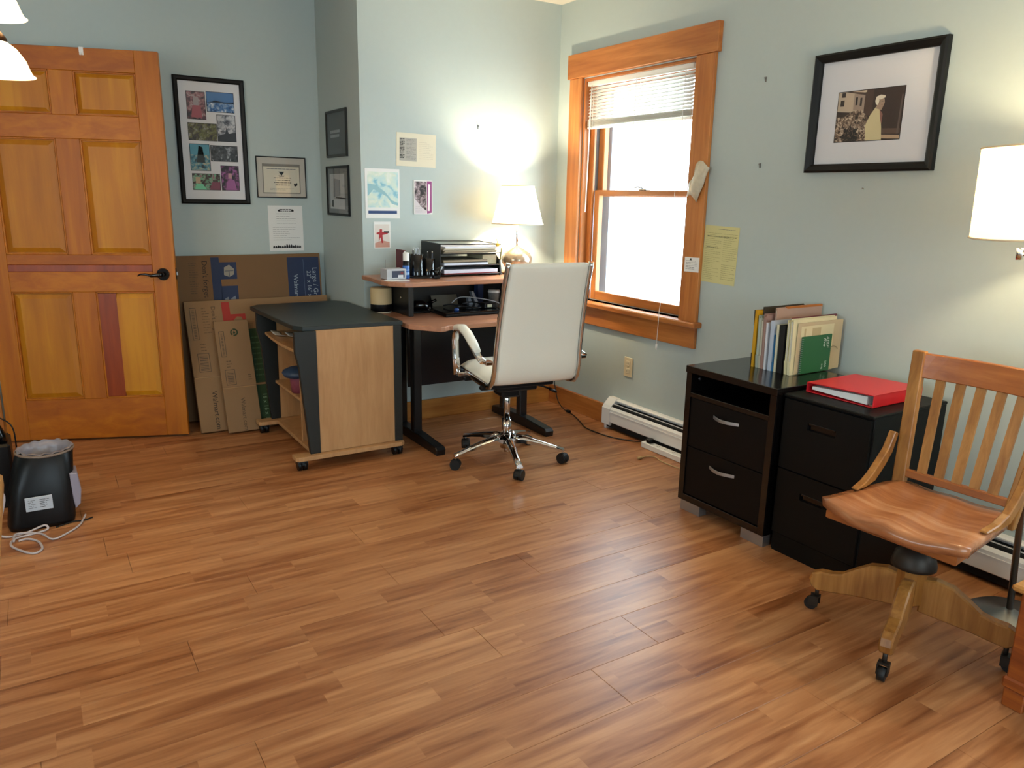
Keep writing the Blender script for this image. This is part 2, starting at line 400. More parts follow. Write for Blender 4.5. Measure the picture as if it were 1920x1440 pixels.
# windows behind the camera (they light the room)
def plain_window(name, x0, x1, y0, y1, z0, z1, along):
    w = bpy.data.objects.new(name, None); COL.objects.link(w); w['kind'] = 'structure'
    f = MB().m(PINE); t = 0.05
    if along == 'x':
        f.box(x0, x0 + t, y0, y1, z0, z1).box(x1 - t, x1, y0, y1, z0, z1).box(x0, x1, y0, y1, z0, z0 + t).box(x0, x1, y0, y1, z1 - t, z1)
        xm = (x0 + x1) / 2; f.box(xm - t / 2, xm + t / 2, y0, y1, z0, z1)
        g = MB().m(GLASS).box(x0 + t, x1 - t, (y0 + y1) / 2 - 0.002, (y0 + y1) / 2 + 0.002, z0 + t, z1 - t)
    else:
        f.box(x0, x1, y0, y0 + t, z0, z1).box(x0, x1, y1 - t, y1, z0, z1).box(x0, x1, y0, y1, z0, z0 + t).box(x0, x1, y0, y1, z1 - t, z1)
        zm = (z0 + z1) / 2; f.box(x0, x1, y0, y1, zm - t / 2, zm + t / 2)
        g = MB().m(GLASS).box((x0 + x1) / 2 - 0.002, (x0 + x1) / 2 + 0.002, y0 + t, y1 - t, z0 + t, z1 - t)
    obj('window_frame', f, w); obj('pane', g, w)
plain_window('window_2', rx0, rx1, YF - 0.08, YF, rz0, rz1, 'x')
plain_window('window_3', XR + 0.04, XR + 0.12, ly0, ly1, lz0, lz1, 'y')
plain_window('window_4', XL - 0.10, XL - 0.02, my0, my1, mz0, mz1, 'y')
struct('trim_1', MB().m(PINE).box(XR - 0.022, XR, ly0 - 0.12, ly0, lz0, lz1).box(XR - 0.022, XR, ly1, ly1 + 0.12, lz0, lz1).box(XR - 0.03, XR, ly0 - 0.13, ly1 + 0.13, lz1, lz1 + 0.14).box(XR - 0.05, XR, ly0 - 0.14, ly1 + 0.14, lz0 - 0.03, lz0).box(XR - 0.022, XR, ly0 - 0.12, ly1 + 0.12, lz0 - 0.14, lz0 - 0.03))

struct('trim_2', MB().m(PINE).box(-0.32, -0.205, YR - 0.022, YR, 0, 2.07, 0.003))
# baseboards
bh, bt = 0.122, 0.018
struct('baseboard_right', MB().m(PINEH).box(XR - bt, XR, 3.53, YB, 0, bh, 0.003))
struct('baseboard_back', MB().m(PINEX).box(XJ, XR - bt, YB - bt, YB, 0, bh, 0.003))
struct('baseboard_jog', MB().m(PINEH).box(XJ - bt, XJ, YB - bt, YR - bt, 0, bh, 0.003))
struct('baseboard_recess', MB().m(PINEX).box(XL, XJ, YR - bt, YR, 0, bh, 0.003))

# ------------------------------------------------------------------ window_1
w1 = bpy.data.objects.new('window_1', None); COL.objects.link(w1); w1['kind'] = 'structure'
def wpart(name, m_, *a, bev=0.003, parent=w1):
    return obj(name, MB().m(m_).box(*a, bev), parent)
ct = 0.022
wpart('side_casing', PINE, XR - ct, XR, 3.93, 4.05, 0.73, 2.05)
wpart('side_casing', PINE, XR - ct, XR, 2.862, 2.99, 0.73, 2.05)
wpart('head_casing', PINEH, XR - ct - 0.008, XR, 2.842, 4.066, 2.05, 2.188)
wpart('sill', PINEH, XR - 0.06, XR + 0.06, 2.835, 4.08, 0.704, 0.735, bev=0.006)
wpart('apron', PINEH, XR - ct, XR, 2.862, 4.05, 0.592, 0.704)
jd = XR + 0.15
wpart('jamb', PINE, XR, jd, 3.93 - 0.018, 3.93, 0.735, 2.045)
wpart('jamb', PINE, XR, jd, 2.99, 3.008, 0.735, 2.045)
wpart('head_jamb', PINEH, XR, jd, 3.008, 3.912, 2.027, 2.045)
wpart('stop', PINE, XR + 0.045, XR + 0.062, 3.868, 3.912, 0.735, 2.027)
wpart('stop', PINE, XR + 0.045, XR + 0.062, 3.008, 3.03, 0.735, 2.027)
wpart('jamb_liner', mat('grey_vinyl', '8b8f93', 0.5), XR + 0.064, jd, 3.895, 3.912, 0.735, 2.027)
def sash(name, x0, x1, y0, y1, z0, z1, st, top, bot):
    s = bpy.data.objects.new(name, None); COL.objects.link(s); s.parent = w1
    obj('stile', MB().m(PINE).box(x0, x1, y0, y0 + st, z0, z1, 0.003), s); obj('stile', MB().m(PINE).box(x0, x1, y1 - st, y1, z0, z1, 0.003), s)
    obj('top_rail', MB().m(PINEH).box(x0, x1, y0 + st, y1 - st, z1 - top, z1, 0.003), s); obj('bottom_rail', MB().m(PINEH).box(x0, x1, y0 + st, y1 - st, z0, z0 + bot, 0.003), s)
    xm = (x0 + x1) / 2
    obj('pane', MB().m(GLASS).box(xm - 0.002, xm + 0.002, y0 + st - 0.005, y1 - st + 0.005, z0 + bot - 0.005, z1 - top + 0.005), s)
    return s
lo = sash('lower_sash', 3.0, 3.034, 3.025, 3.865, 0.737, 1.402, 0.045, 0.031, 0.052)
sash('upper_sash', 3.038, 3.072, 3.01, 3.89, 1.365, 2.025, 0.055, 0.05, 0.035)
mb = MB().m(STEEL).box(2.992, 3.03, 3.39, 3.45, 1.402, 1.41, 0.002); mb.tube([(3.0, 3.42, 1.412), (2.99, 3.45, 1.42), (2.985, 3.475, 1.418)], 0.004, 6); obj('sash_lock', mb, w1)
# exterior ledge and storm frame
obj('outer_frame', MB().m(mat('grey_aluminium_frame', '9aa2b0', 0.5)).box(3.10, 3.14, 3.84, 3.912, 0.76, 2.0).box(3.10, 3.14, 3.008, 3.04, 0.76, 2.0), w1)

# blind
bl = thing('venetian_blind', 'white mini venetian blind half raised at the top of the window', 'blind', (2.965, 3.47, 2.0))
BL = shade_mat('white_blind_slat', 'efece4', 0.0)
obj('head_rail', MB().m(BL).box(2.945, 2.985, 3.03, 3.905, 2.0, 2.026, 0.003), bl)
z = 1.985
while z > 1.815:
    P0 = [[(2.956, y, z - 0.009), (2.966, y, z + 0.001), (2.974, y, z + 0.009)] for y in (3.036, 3.9)]
    mb = MB().m(BL); mb.grid(P0); o = obj('slat', mb, bl, mod=[('SOLIDIFY', dict(thickness=0.0012))]); z -= 0.0185
for i in range(9):
    zz = 1.806 - i * 0.0038
    obj('slat', MB().m(BL).box(2.952, 2.979, 3.036, 3.9, zz - 0.0012, zz + 0.0004), bl)
obj('bottom_rail', MB().m(BL).box(2.952, 2.979, 3.034, 3.902, 1.757, 1.771, 0.003), bl)
for y in (3.09, 3.47, 3.85):
    obj('ladder_cord', MB().m(WHITEP).tube([(2.951, y, 2.0), (2.950, y, 1.757)], 0.0015, 5).tube([(2.98, y, 2.0), (2.98, y, 1.757)], 0.0015, 5), bl)
obj('wand', MB().m(WHITEP).tube([(2.945, 3.862, 2.0), (2.942, 3.862, 1.9), (2.93, 3.86, 1.27)], 0.004, 6), bl)
obj('pull_cord', MB().m(WHITEP).tube([(2.944, 3.08, 2.0), (2.935, 3.08, 1.6), (2.90, 3.085, 1.0), (2.874, 3.09, 0.76), (2.872, 3.092, 0.585)], 0.0016, 6).cyl((2.872, 3.092, 0.555), 0.005, 0.03, 8), bl)

# bag and card pinned to the casing
bg_ = MB().m(mat('clear_plastic_bag', 'c9bfa8', 0.2, var=0.2, scale=60))
Pb = Pl((2.915, 2.925, 1.54), (0, -1, 0), (0, 0, 1)); PT = []
for j in range(7):
    t = j / 6; row = []
    for i in range(6):
        s_ = i / 5; a = (s_ - 0.5) * (0.085 if j < 5 else 0.095 - 0.01 * (j - 4)) + 0.045 - 0.07 * t + 0.0
        row.append(Pb.p(a + 0.01, -0.165 * t - 0.02 * s_ + 0.012 * math.sin(j * 2 + i), 0.008 + 0.012 * math.sin(PI * t) * math.sin(PI * s_) + 0.003 * math.sin(i * 3 + j * 2)))
    PT.append(row)
bg_.grid(PT); tag(obj('plastic_bag', bg_, mod=[('SOLIDIFY', dict(thickness=0.003))]), 'small crumpled clear plastic bag of parts pinned to the right window casing', 'bag')
Pc = Pl((XR - ct, 2.967, 0.99), (0, -1, 0.02), (0, 0, 1)); mb = MB().m(PAPER); pbox(mb, Pc, 0, 0.103, 0, 0.075, 0.0005, 0.0015)
mb.m(INKD); ppoly(mb, Pc, [(0.035, 0.06), (0.05, 0.06), (0.045, 0.072), (0.04, 0.07)], 0.0016); textlines(mb, Pc, 0.01, 0.09, 0.01, 0.06, 0.0016, 6, 0.002, 3)
tag(obj('card', mb), 'small white printed card taped low on the right window casing', 'card')

# ------------------------------------------------------------------ heater
def heater(y0, y1, name, label, cap0=True):
    h = thing(name, label, 'heater', (2.9, (y0 + y1) / 2, 0))
    back = [(XR - 0.001, 0.03), (XR - 0.001, 0.182), (2.915, 0.182), (2.905, 0.176), (2.905, 0.17), (2.932, 0.17), (2.932, 0.03)]
    obj('back_plate', MB().m(WHITE).prism([(x, y0, z) for x, z in back], (0, y1 - y0, 0)), h)
    fr = [(2.868, 0.045), (2.862, 0.05), (2.862, 0.128), (2.874, 0.142), (2.877, 0.14), (2.867, 0.126), (2.867, 0.05)]
    obj('front_cover', MB().m(WHITE).prism([(x, y0, z) for x, z in fr], (0, y1 - y0, 0)), h)
    obj('ridge', MB().m(WHITE).box(2.8595, 2.8622, y0, y1, 0.108, 0.113), h)
    obj('damper', MB().m(WHITE).box(2.886, 2.8885, y0 + 0.03, y1 - 0.03, 0.156, 0.160), h)
    obj('element_and_shade', MB().m(DARK).box(2.877, 2.9315, y0 + 0.02, y1 - 0.02, 0.012, 0.152), h)  # black block: element plus painted shade filling the top slot and bottom gap
    if cap0:
        ep = [(XR - 0.001, 0.025), (XR - 0.001, 0.185), (2.91, 0.185), (2.872, 0.147), (2.859, 0.128), (2.859, 0.03), (2.868, 0.025)]
        obj('end_cap', MB().m(WHITE).prism([(x, y1 - 0.07, z) for x, z in ep], (0, 0.075, 0), bev=0.002), h)
        obj('foot', MB().m(WHITE).box(2.87, 2.93, y1 - 0.03, y1 - 0.01, 0, 0.03), h)
heater(-1.0, 3.515, 'baseboard_heater', 'long white electric baseboard heater along the window wall')

# outlet
ot = thing('wall_outlet', 'ivory electrical outlet plate on the wall below the window', 'outlet', (XR, 3.385, 0.39))
obj('cover_plate', pbox(MB().m(IVORY), RW, -3.425, -3.352, 0.333, 0.448, 0.0, 0.006, 0.002), ot)
for zz in (0.368, 0.413):
    r_ = obj('receptacle', pbox(MB().m(mat('ivory_light', 'ddd2b4', 0.4)), RW, -3.405, -3.372, zz - 0.015, zz + 0.015, 0.006, 0.0085, 0.002), ot)
    mb = MB().m(INKD); pbox(mb, RW, -3.396, -3.394, zz - 0.006, zz + 0.005, 0.0085, 0.0089); pbox(mb, RW, -3.384, -3.382, zz - 0.006, zz + 0.005, 0.0085, 0.0089); obj('slot', mb, r_)
obj('screw', MB().m(STEEL).cyl((XR - 0.006, 3.388, 0.39), 0.003, -0.001, 8, axis='x'), ot)

# ------------------------------------------------------------------ door
D0 = Vector((0.668, 4.49, 0)); dd = Vector((0.938, -0.346, 0)).normalized()
DP = Pl(D0, dd, (0, 0, 1))    # n points to the room (camera side)
door = bpy.data.objects.new('door_1', None); COL.objects.link(door); door['kind'] = 'structure'; door.location = D0
def dpart(name, m_, a0, a1, b0, b1, c0=-0.035, c1=0.0, bev=0.002): return obj(name, pbox(MB().m(m_), DP, a0, a1, b0, b1, c0, c1, bev), door)
z0d, z1d = 0.012, 2.03
dpart('stile', DOORV, -0.113, 0, z0d, z1d); dpart('stile', DOORV, -0.92, -0.81, z0d, z1d)
for a, b in ((z0d, 0.236), (0.82, 0.925), (0.925, 0.962), (0.962, 1.014), (1.596, 1.711), (1.922, z1d)):
    dpart('rail', DOORR if a == 0.925 else DOORH, -0.81, -0.113, a, b)
for a, b in ((0.236, 0.82), (1.014, 1.596), (1.711, 1.922)): dpart('mullion', DOORV, -0.517, -0.405, a, b)
for a0, a1 in ((-0.81, -0.517), (-0.405, -0.113)):
    for b0, b1 in ((0.236, 0.82), (1.014, 1.596), (1.711, 1.922)):
        mb = MB().m(DOORP); g = 0.012
        pbox(mb, DP, a0, a1, b0, b1, -0.028, -0.016)
        # raised field with sloped margins
        i_ = 0.036 if b1 - b0 > 0.3 else 0.03
        o1 = [(a0 + g, b0 + g), (a1 - g, b0 + g), (a1 - g, b1 - g), (a0 + g, b1 - g)]; o2 = [(a0 + i_, b0 + i_), (a1 - i_, b0 + i_), (a1 - i_, b1 - i_), (a0 + i_, b1 - i_)]
        A = [mb.bm.verts.new(DP.p(x, y, -0.014)) for x, y in o1]; B = [mb.bm.verts.new(DP.p(x, y, -0.004)) for x, y in o2]
        A0 = [mb.bm.verts.new(DP.p(x, y, -0.018)) for x, y in o1]
        for i in range(4): mb._f([A[i], A[(i + 1) % 4], B[(i + 1) % 4], B[i]]); mb._f([A0[i], A0[(i + 1) % 4], A[(i + 1) % 4], A[i]])
        mb._f(B)
        pn = obj('panel', mb, door)
        fr = MB().m(DOORV if b1 - b0 > 0.3 else DOORH)
        for q in ((a0, a0 + 0.008, b0, b1), (a1 - 0.008, a1, b0, b1), (a0, a1, b0, b0 + 0.008), (a0, a1, b1 - 0.008, b1)): pbox(fr, DP, *q, -0.018, -0.003, 0.002)
        obj('moulding', fr, pn)
        if a0 == -0.405 and b0 == 0.236:
            obj('inlaid_board', pbox(MB().m(DOORR), DP, -0.397, -0.308, 0.246, 0.81, -0.016, -0.0035), pn, label='darker reddish board')
ob = Pl(DP.p(-0.062, 0.913, 0), dd, (0, 0, 1))
mb = MB().m(BLKG); mb.cyl(ob.p(0, 0, 0), 0.033, 0.01, 28, axis=ob.n, r2=0.030).cyl(ob.p(0, 0, 0.01), 0.012, 0.03, 16, axis=ob.n)
mb.tube([ob.p(0, 0, 0.045), ob.p(-0.02, 0.0, 0.05), ob.p(-0.05, -0.004, 0.048), ob.p(-0.08, 0.004, 0.046), ob.p(-0.105, 0.003, 0.045), ob.p(-0.118, -0.006, 0.044)], [0.013, 0.011, 0.008, 0.006, 0.005, 0.003], 10)
obj('door_handle', mb, door)
mb = MB().m(BRASS); pbox(mb, DP, -0.001, 0.0015, 0.885, 0.945, -0.03, -0.006); mb.m(STEEL); pbox(mb, DP, 0.0015, 0.011, 0.905, 0.925, -0.025, -0.010, 0.002); obj('latch', mb, door)
mb = MB().m(WHITEP); pbox(mb, DP, -0.362, -0.342, 1.995, 2.032, 0.0002, 0.003, 0.001); pbox(mb, DP, -0.362, -0.342, 2.0305, 2.033, -0.035, 0.003); mb.tube([DP.p(-0.352, 2.0, 0.003), DP.p(-0.352, 1.995, 0.014), DP.p(-0.352, 2.003, 0.018)], 0.003, 6)
tag(obj('over_door_hook', mb), 'small white hook clipped over the top of the pine door', 'hook')

# ------------------------------------------------------------------ pictures and papers
def framed(name, label, P, a0, a1, b0, b1, bw, dep, fm, mm=MATB, cat='picture', glass=True):
    r = thing(name, label, cat, P.p((a0 + a1) / 2, (b0 + b1) / 2, 0))
    mb = MB().m(fm)
    pr = [(0, 0.001), (0, dep * 0.8), (bw * 0.25, dep), (bw * 0.75, dep * 0.8), (bw, dep * 0.55), (bw, 0.001)]
    cs = [(a0, b0, 1, 1), (a1, b0, -1, 1), (a1, b1, -1, -1), (a0, b1, 1, -1)]
    rings = [[mb.bm.verts.new(P.p(ca + sa * w, cb + sb * w, h)) for w, h in pr] for ca, cb, sa, sb in cs]
    for i in range(4):
        A, B = rings[i], rings[(i + 1) % 4]
        for j in range(len(pr)): mb._f([A[j], B[j], B[(j + 1) % len(pr)], A[(j + 1) % len(pr)]])
    bmesh.ops.recalc_face_normals(mb.bm, faces=list(mb.bm.faces))
    obj('frame', mb, r)
    mt = obj('mat_board', pbox(MB().m(mm), P, a0 + bw, a1 - bw, b0 + bw, b1 - bw, 0.002, 0.004), r)
    if glass: obj('glass', pbox(MB().m(PGLASS), P, a0 + bw, a1 - bw, b0 + bw, b1 - bw, 0.0075, 0.0085), r)
    return r, mt
# collage frame
a0, a1, b0, b1 = 0.79, 1.176, 1.279, 1.978
cf, cm = framed('collage_frame', 'tall black collage frame with eight snapshots beside the pine door', CW, a0, a1, b0, b1, 0.026, 0.02, mat('black_frame_wood', '070707', 0.42, spec=0.3))
ph = [((.18, .43, .117, .325), ['2b2830', '5c3f48', '94646a', 'a99a98']), ((.46, .84, .11, .26), ['20406e', '3a6ea5', '7f97b5', 'd9dfe6']),
      ((.59, .845, .285, .49), ['3a3c44', '7d8088', 'b2b3b8', 'c4c4c6']), ((.175, .57, .36, .49), ['2d2723', '4a443c', '6a6a38', '8a8780']),
      ((.175, .445, .525, .73), ['26333a', '3f7d92', '7d9a98', 'b3ab90']), ((.47, .85, .53, .65), ['22252a', '3a3d42', '4a4f55', '9fa3a8']),
      ((.60, .85, .69, .885), ['241f28', '3c2c3c', '7c4672', 'a0609a']), ((.185, .57, .76, .885), ['1f1f1c', '4a3030', '6fae8a', '9a6070'])]
for i, ((u0, u1, v0, v1), cols) in enumerate(ph):
    wA, hA = a1 - a0, b1 - b0; x0, x1, y1_, y0_ = a0 + u0 * wA, a0 + u1 * wA, b1 - v0 * hA, b1 - v1 * hA
    mb = MB().m(INKD); pbox(mb, CW, x0 - 0.003, x1 + 0.003, y0_ - 0.003, y1_ + 0.003, 0.004, 0.0046)
    mb.m(photo_mat('snapshot_%s' % 'abcdefgh'[i], cols, 42)); pbox(mb, CW, x0, x1, y0_, y1_, 0.0046, 0.0052)
    cx_, w_, h_ = (x0 + x1) / 2, x1 - x0, y1_ - y0_
    def pq(pts, c): mb.m(plain(c)); ppoly(mb, CW, [(x0 + p * w_, y0_ + q * h_) for p, q in pts], 0.0053)
    if i == 0: pq([(.2, .05), (.8, .05), (.75, .5), (.3, .5)], 'a05560'); pq([(.35, .5), (.65, .5), (.65, .8), (.35, .85)], '9d8f90')
    if i == 1: pq([(0, .5), (1, .5), (1, 1), (0, 1)], '3a6ea5'); pq([(0, .45), (.3, .58), (.7, .5), (1, .55), (1, .45)], '23405f')
    if i == 2: pq([(0, 0), (1, 0), (1, .35), (.6, .3), (.5, .55), (.4, .3), (0, .2)], '30333b')
    if i == 4: pq([(0, .6), (1, .6), (1, 1), (0, 1)], '4f93a8'); pq([(.3, .3), (.75, .3), (.65, .9), (.45, .95)], '232f30')
    if i == 6: pq([(.2, 0), (.85, 0), (.75, .4), (.5, .5), (.3, .35)], '9a5a90'); pq([(.38, .48), (.6, .48), (.6, .7), (.4, .7)], 'b98f92')
    if i == 7: pq([(.05, 0), (.5, 0), (.35, .35), (.12, .4)], '74c9a0'); pq([(.1, .4), (.28, .4), (.28, .8), (.1, .8)], 'b39b80'); pq([(.6, 0), (1, 0), (1, .5), (.7, .5)], '7c3c50')
    obj('snapshot', mb, cm)
# certificate
cr_, cm = framed('certificate', 'small framed printed certificate to the right of the collage frame', CW, 1.221, 1.523, 1.319, 1.562, 0.006, 0.012, mat('dark_metal_frame', '1a1a1e', 0.3, 0.5), mat('greige_mat_board', 'b9b2a6', 0.8), 'certificate')
mb = MB().m(mat('taupe_mat', '7d776d', 0.8)); pbox(mb, CW, 1.258, 1.487, 1.345, 1.52, 0.004, 0.0045)
mb.m(mat('parchment', 'cfc7b3', 0.8)); pbox(mb, CW, 1.264, 1.481, 1.351, 1.503, 0.0045, 0.005)
mb.m(INKD); ppoly(mb, CW, [(1.355, 1.475), (1.39, 1.475), (1.38, 1.46), (1.372, 1.45), (1.365, 1.46)], 0.005); ppoly(mb, CW, [(1.352, 1.451), (1.393, 1.451), (1.385, 1.446), (1.36, 1.446)], 0.005)
ppoly(mb, CW, [(1.445, 1.4), (1.452, 1.41), (1.458, 1.402), (1.466, 1.412), (1.468, 1.396), (1.458, 1.39), (1.45, 1.388)], 0.005)
textlines(mb, CW, 1.285, 1.46, 1.482, 1.495, 0.005, 1, 0.004, 5, INK, 0); 
for i in range(4): textlines(mb, CW, 1.325 + 0.008 * (i % 2), 1.43 - 0.008 * (i % 2), 1.43 - i * 0.014, 1.442 - i * 0.014, 0.005, 1, 0.004, 7 + i, INKD, 0)
textlines(mb, CW, 1.30, 1.445, 1.362, 1.378, 0.005, 2, 0.0015, 9)
obj('printed_sheet', mb, cm)
# notice page
Pn = Pl((1.279, YR, 0.998), (1, 0, 0.0), (0, 0, 1)); mb = MB().m(PAPER); pbox(mb, Pn, 0, 0.213, 0, 0.275, 0.0005, 0.0014)
textlines(mb, Pn, 0.07, 0.15, 0.235, 0.255, 0.0014, 2, 0.004, 11, INKD, 0); mb.m(INKD)
for x in (0.062, 0.145): ppoly(mb, Pn, [(x, 0.24), (x + 0.012, 0.238), (x + 0.014, 0.247), (x + 0.006, 0.252), (x - 0.002, 0.247)], 0.0016)
textlines(mb, Pn, 0.05, 0.17, 0.16, 0.232, 0.0014, 5, 0.0018, 12); textlines(mb, Pn, 0.025, 0.19, 0.06, 0.15, 0.0014, 7, 0.0016, 13)
r_ = random.Random(4); mb.m(INKD)
for i in range(13):
    x = 0.02 + i * 0.0135; h = r_.uniform(0.012, 0.024); ppoly(mb, Pn, [(x, 0.018), (x + 0.013, 0.018), (x + 0.013, 0.018 + h * 0.6), (x + 0.008, 0.018 + h), (x + 0.003, 0.018 + h * 0.9)], 0.0015)
tag(obj('notice_page', mb), 'white printed notice page taped to the wall above the cardboard', 'paper')
# jog frames
fr1, cm = framed('dark_plaque', 'small dark framed plaque, upper of two on the narrow wall', JW, -4.725, -4.38, 1.56, 1.825, 0.016, 0.014, mat('dark_olive_frame', '1c1b14', 0.4), mat('slate_print', '34383b', 0.5))
mb = MB().m(plain('8a9094')); textlines(mb, JW, -4.66, -4.50, 1.66, 1.71, 0.0042, 2, 0.016, 15, plain('9a9fa2'), 0.2); mb.m(plain('4a4d50')); ppoly(mb, JW, [(-4.69, 1.585), (-4.47, 1.585), (-4.47, 1.61), (-4.69, 1.61)], 0.0042)
obj('printed_lettering', mb, cm)
fr2, cm = framed('framed_sketch', 'small black framed grey print, lower of two on the narrow wall', JW, -4.745, -4.368, 1.223, 1.511, 0.014, 0.014, mat('black_frame_wood', '070707', 0.42, spec=0.3), mat('grey_mat_board', '6d7070', 0.7))
mb = MB().m(plain('b9bcbd')); pbox(mb, JW, -4.70, -4.45, 1.262, 1.465, 0.004, 0.0046); mb.m(plain('8d8f92')); ppoly(mb, JW, [(-4.64, 1.33), (-4.52, 1.34), (-4.52, 1.43), (-4.63, 1.44)], 0.0047)
mb.m(INKD); ppoly(mb, JW, [(-4.60, 1.325), (-4.43, 1.32), (-4.43, 1.327), (-4.60, 1.333)], 0.005); ppoly(mb, JW, [(-4.68, 1.275), (-4.64, 1.272), (-4.64, 1.315), (-4.67, 1.31)], 0.005)
obj('print', mb, cm)
# sepia portrait on the right wall
a0, a1, b0, b1 = -2.284, -1.715, 1.478, 1.954
sp, cm = framed('framed_photograph', 'large black framed sepia photograph of a person in white on the right wall', RW, a0, a1, b0, b1, 0.034, 0.03, mat('black_frame_wood', '070707', 0.42, spec=0.3))
x0, x1, y0, y1 = -2.161, -1.872, 1.601, 1.795
mb = MB().m(plain('241812')); pbox(mb, RW, x0 - 0.003, x1 + 0.003, y0 - 0.003, y1 + 0.003, 0.004, 0.0046); mb.m(plain('3b2a22')); pbox(mb, RW, x0, x1, y0, y1, 0.0046, 0.0050)
def sq(pts, c, z=0.0051, m_=None): mb.m(m_ or plain(c)); ppoly(mb, RW, [(x0 + p * (x1 - x0), y0 + q * (y1 - y0)) for p, q in pts], z, 0.0001)
sq([(0, .62), (.42, .55), (.42, 1), (0, 1)], 'b8a690'); sq([(.25, .62), (.42, .6), (.42, .93), (.25, .95)], '9c8878', .00525)
sq([(.04, .72), (.10, .72), (.10, .84), (.04, .84)], '3d2f28', .0053); sq([(.05, .9), (.11, .9), (.11, .99), (.05, .99)], '3d2f28', .0053)
sq([(.28, .72), (.31, .72), (.31, .88), (.28, .88)], '2c201b', .0054); sq([(.35, .7), (.38, .7), (.38, .86), (.35, .86)], '2c201b', .0054)
sq([(.12, 1), (.44, .9), (.44, .95), (.2, 1)], '4c3a30', .0054); sq([(.27, 1), (.44, .96), (.44, 1)], 'cbb79d', .0055)
sq([(.42, .5), (.55, .5), (.55, 1), (.42, 1)], '4e392e'); sq([(.7, .12), (1, .1), (1, .2), (.7, .22)], '5c4638'); sq([(.7, .03), (1, .0), (1, .07), (.7, .1)], 'b39678', .0054)
BUSH = photo_mat('sepia_foliage', ['1f1611', '5c4738', '9c8570', 'c9b8a0'], 90)
sq([(0, 0), (.55, 0), (.52, .3), (.48, .5), (.36, .62), (.24, .6), (.12, .5), (0, .5)], '', .0053, BUSH)
sq([(.14, .0), (.36, .0), (.40, .12), (.33, .16), (.37, .26), (.27, .24), (.24, .34), (.19, .25), (.13, .28), (.15, .17), (.09, .1)], '', .0055, photo_mat('sepia_shadow', ['120c09', '1d140f', '3a2b22', '7c6650'], 120))
sq([(.5, 0), (.74, 0), (.72, .25), (.69, .45), (.67, .6), (.61, .66), (.53, .5), (.47, .3)], 'cdbf93', .0056)
sq([(.61, .62), (.69, .58), (.71, .64), (.73, .72), (.72, .8), (.66, .82), (.62, .74)], 'a58a74', .0058)
sq([(.60, .70), (.63, .68), (.65, .78), (.73, .82), (.73, .86), (.66, .88), (.60, .85), (.585, .77)], 'e0d4bd', .0059)
sq([(.65, .76), (.66, .68), (.655, .80), (.645, .8)], '2a1d17', .0060); sq([(.68, .745), (.71, .745), (.71, .755), (.68, .755)], '2a1d17', .0060); sq([(.685, .68), (.71, .685), (.705, .692), (.685, .69)], '5a3326', .0060)
sq([(.665, .6), (.72, .5), (.715, .3), (.69, .4)], '8c5f52', .0057); sq([(.95, .1), (.98, .1), (.99, .85), (.97, .85)], '5e5048', .0055)
sp2 = obj('print', mb, cm)
# wall papers on the back wall
def paper(name, label, P, th_, m_, draw, cat='paper', rot=0, w=None, h=None, o=None):
    c, s = math.cos(rot), math.sin(rot); Q = Pl(P.p(o[0], o[1], 0), P.u * c + P.v * s, P.v * c - P.u * s)
    mb = MB().m(m_); pbox(mb, Q, 0, w, 0, h, 0.0006, 0.0006 + th_); draw(mb, Q, 0.0006 + th_); return tag(obj(name, mb), label, cat)
def dcal(mb, Q, c):
    mb.m(plain('a9a69c')); ppoly(mb, Q, [(0.018, .03), (.125, .028), (.125, .155), (.018, .155)], c, .0002)
    textlines(mb, Q, .02, .05, .04, .15, c + .0003, 14, .004, 21, INKD, .3); textlines(mb, Q, .06, .12, .035, .15, c + .0003, 16, .0015, 22, INK); textlines(mb, Q, .14, .23, .04, .14, c, 10, .0012, 23, plain('b5ae9c'))
paper('printed_booklet', 'cream printed sheet wider than tall, uppermost paper on the desk wall', BW, 0.0012, CREAM, dcal, rot=-0.02, w=.246, h=.182, o=(1.831, 1.512))
def dmap(mb, Q, c):
    mb.m(photo_mat('pale_map_print', ['7fb4c4', 'b9d4d2', 'd2dccb', 'dfe3da'], 16)); ppoly(mb, Q, [(.014, .06), (.198, .06), (.198, .255), (.014, .255)], c, .0002)
    mb.m(plain('8fb8bf')); ppoly(mb, Q, [(.014, .12), (.05, .16), (.09, .14), (.13, .12), (.16, .08), (.198, .07), (.198, .085), (.16, .1), (.12, .145), (.06, .185), (.014, .19)], c + .0003, .0001)
    mb.m(plain('233f6e')); ppoly(mb, Q, [(.016, .025), (.19, .025), (.19, .042), (.016, .042)], c)
paper('map_poster', 'blue and green printed map with navy bottom band on the desk wall', BW, 0.001, PAPER, dmap, 'map', w=.208, h=.272, o=(1.64, 1.22))
def dcard(mb, Q, c):
    mb.m(plain('d9cfc6')); ppoly(mb, Q, [(.006, .006), (.095, .006), (.095, .135), (.006, .135)], c, .0002); mb.m(plain('c09080')); ppoly(mb, Q, [(.006, .006), (.095, .006), (.095, .035), (.05, .045), (.006, .03)], c + .0002)
    mb.m(plain('a8262a')); ppoly(mb, Q, [(.028, .03), (.037, .06), (.042, .06), (.046, .03), (.055, .03), (.052, .075), (.085, .082), (.085, .092), (.05, .092), (.05, .108), (.036, .108), (.034, .092), (.016, .088), (.016, .08), (.032, .078), (.03, .05)], c + .0005)
    mb.m(INKD); ppoly(mb, Q, [(.06, .088), (.092, .086), (.092, .096), (.06, .096)], c + .0008)
paper('red_figure_card', 'small card with a red figure, lowest paper on the desk wall', BW, 0.001, PAPER, dcard, 'card', w=.102, h=.15, o=(1.686, 1.051))
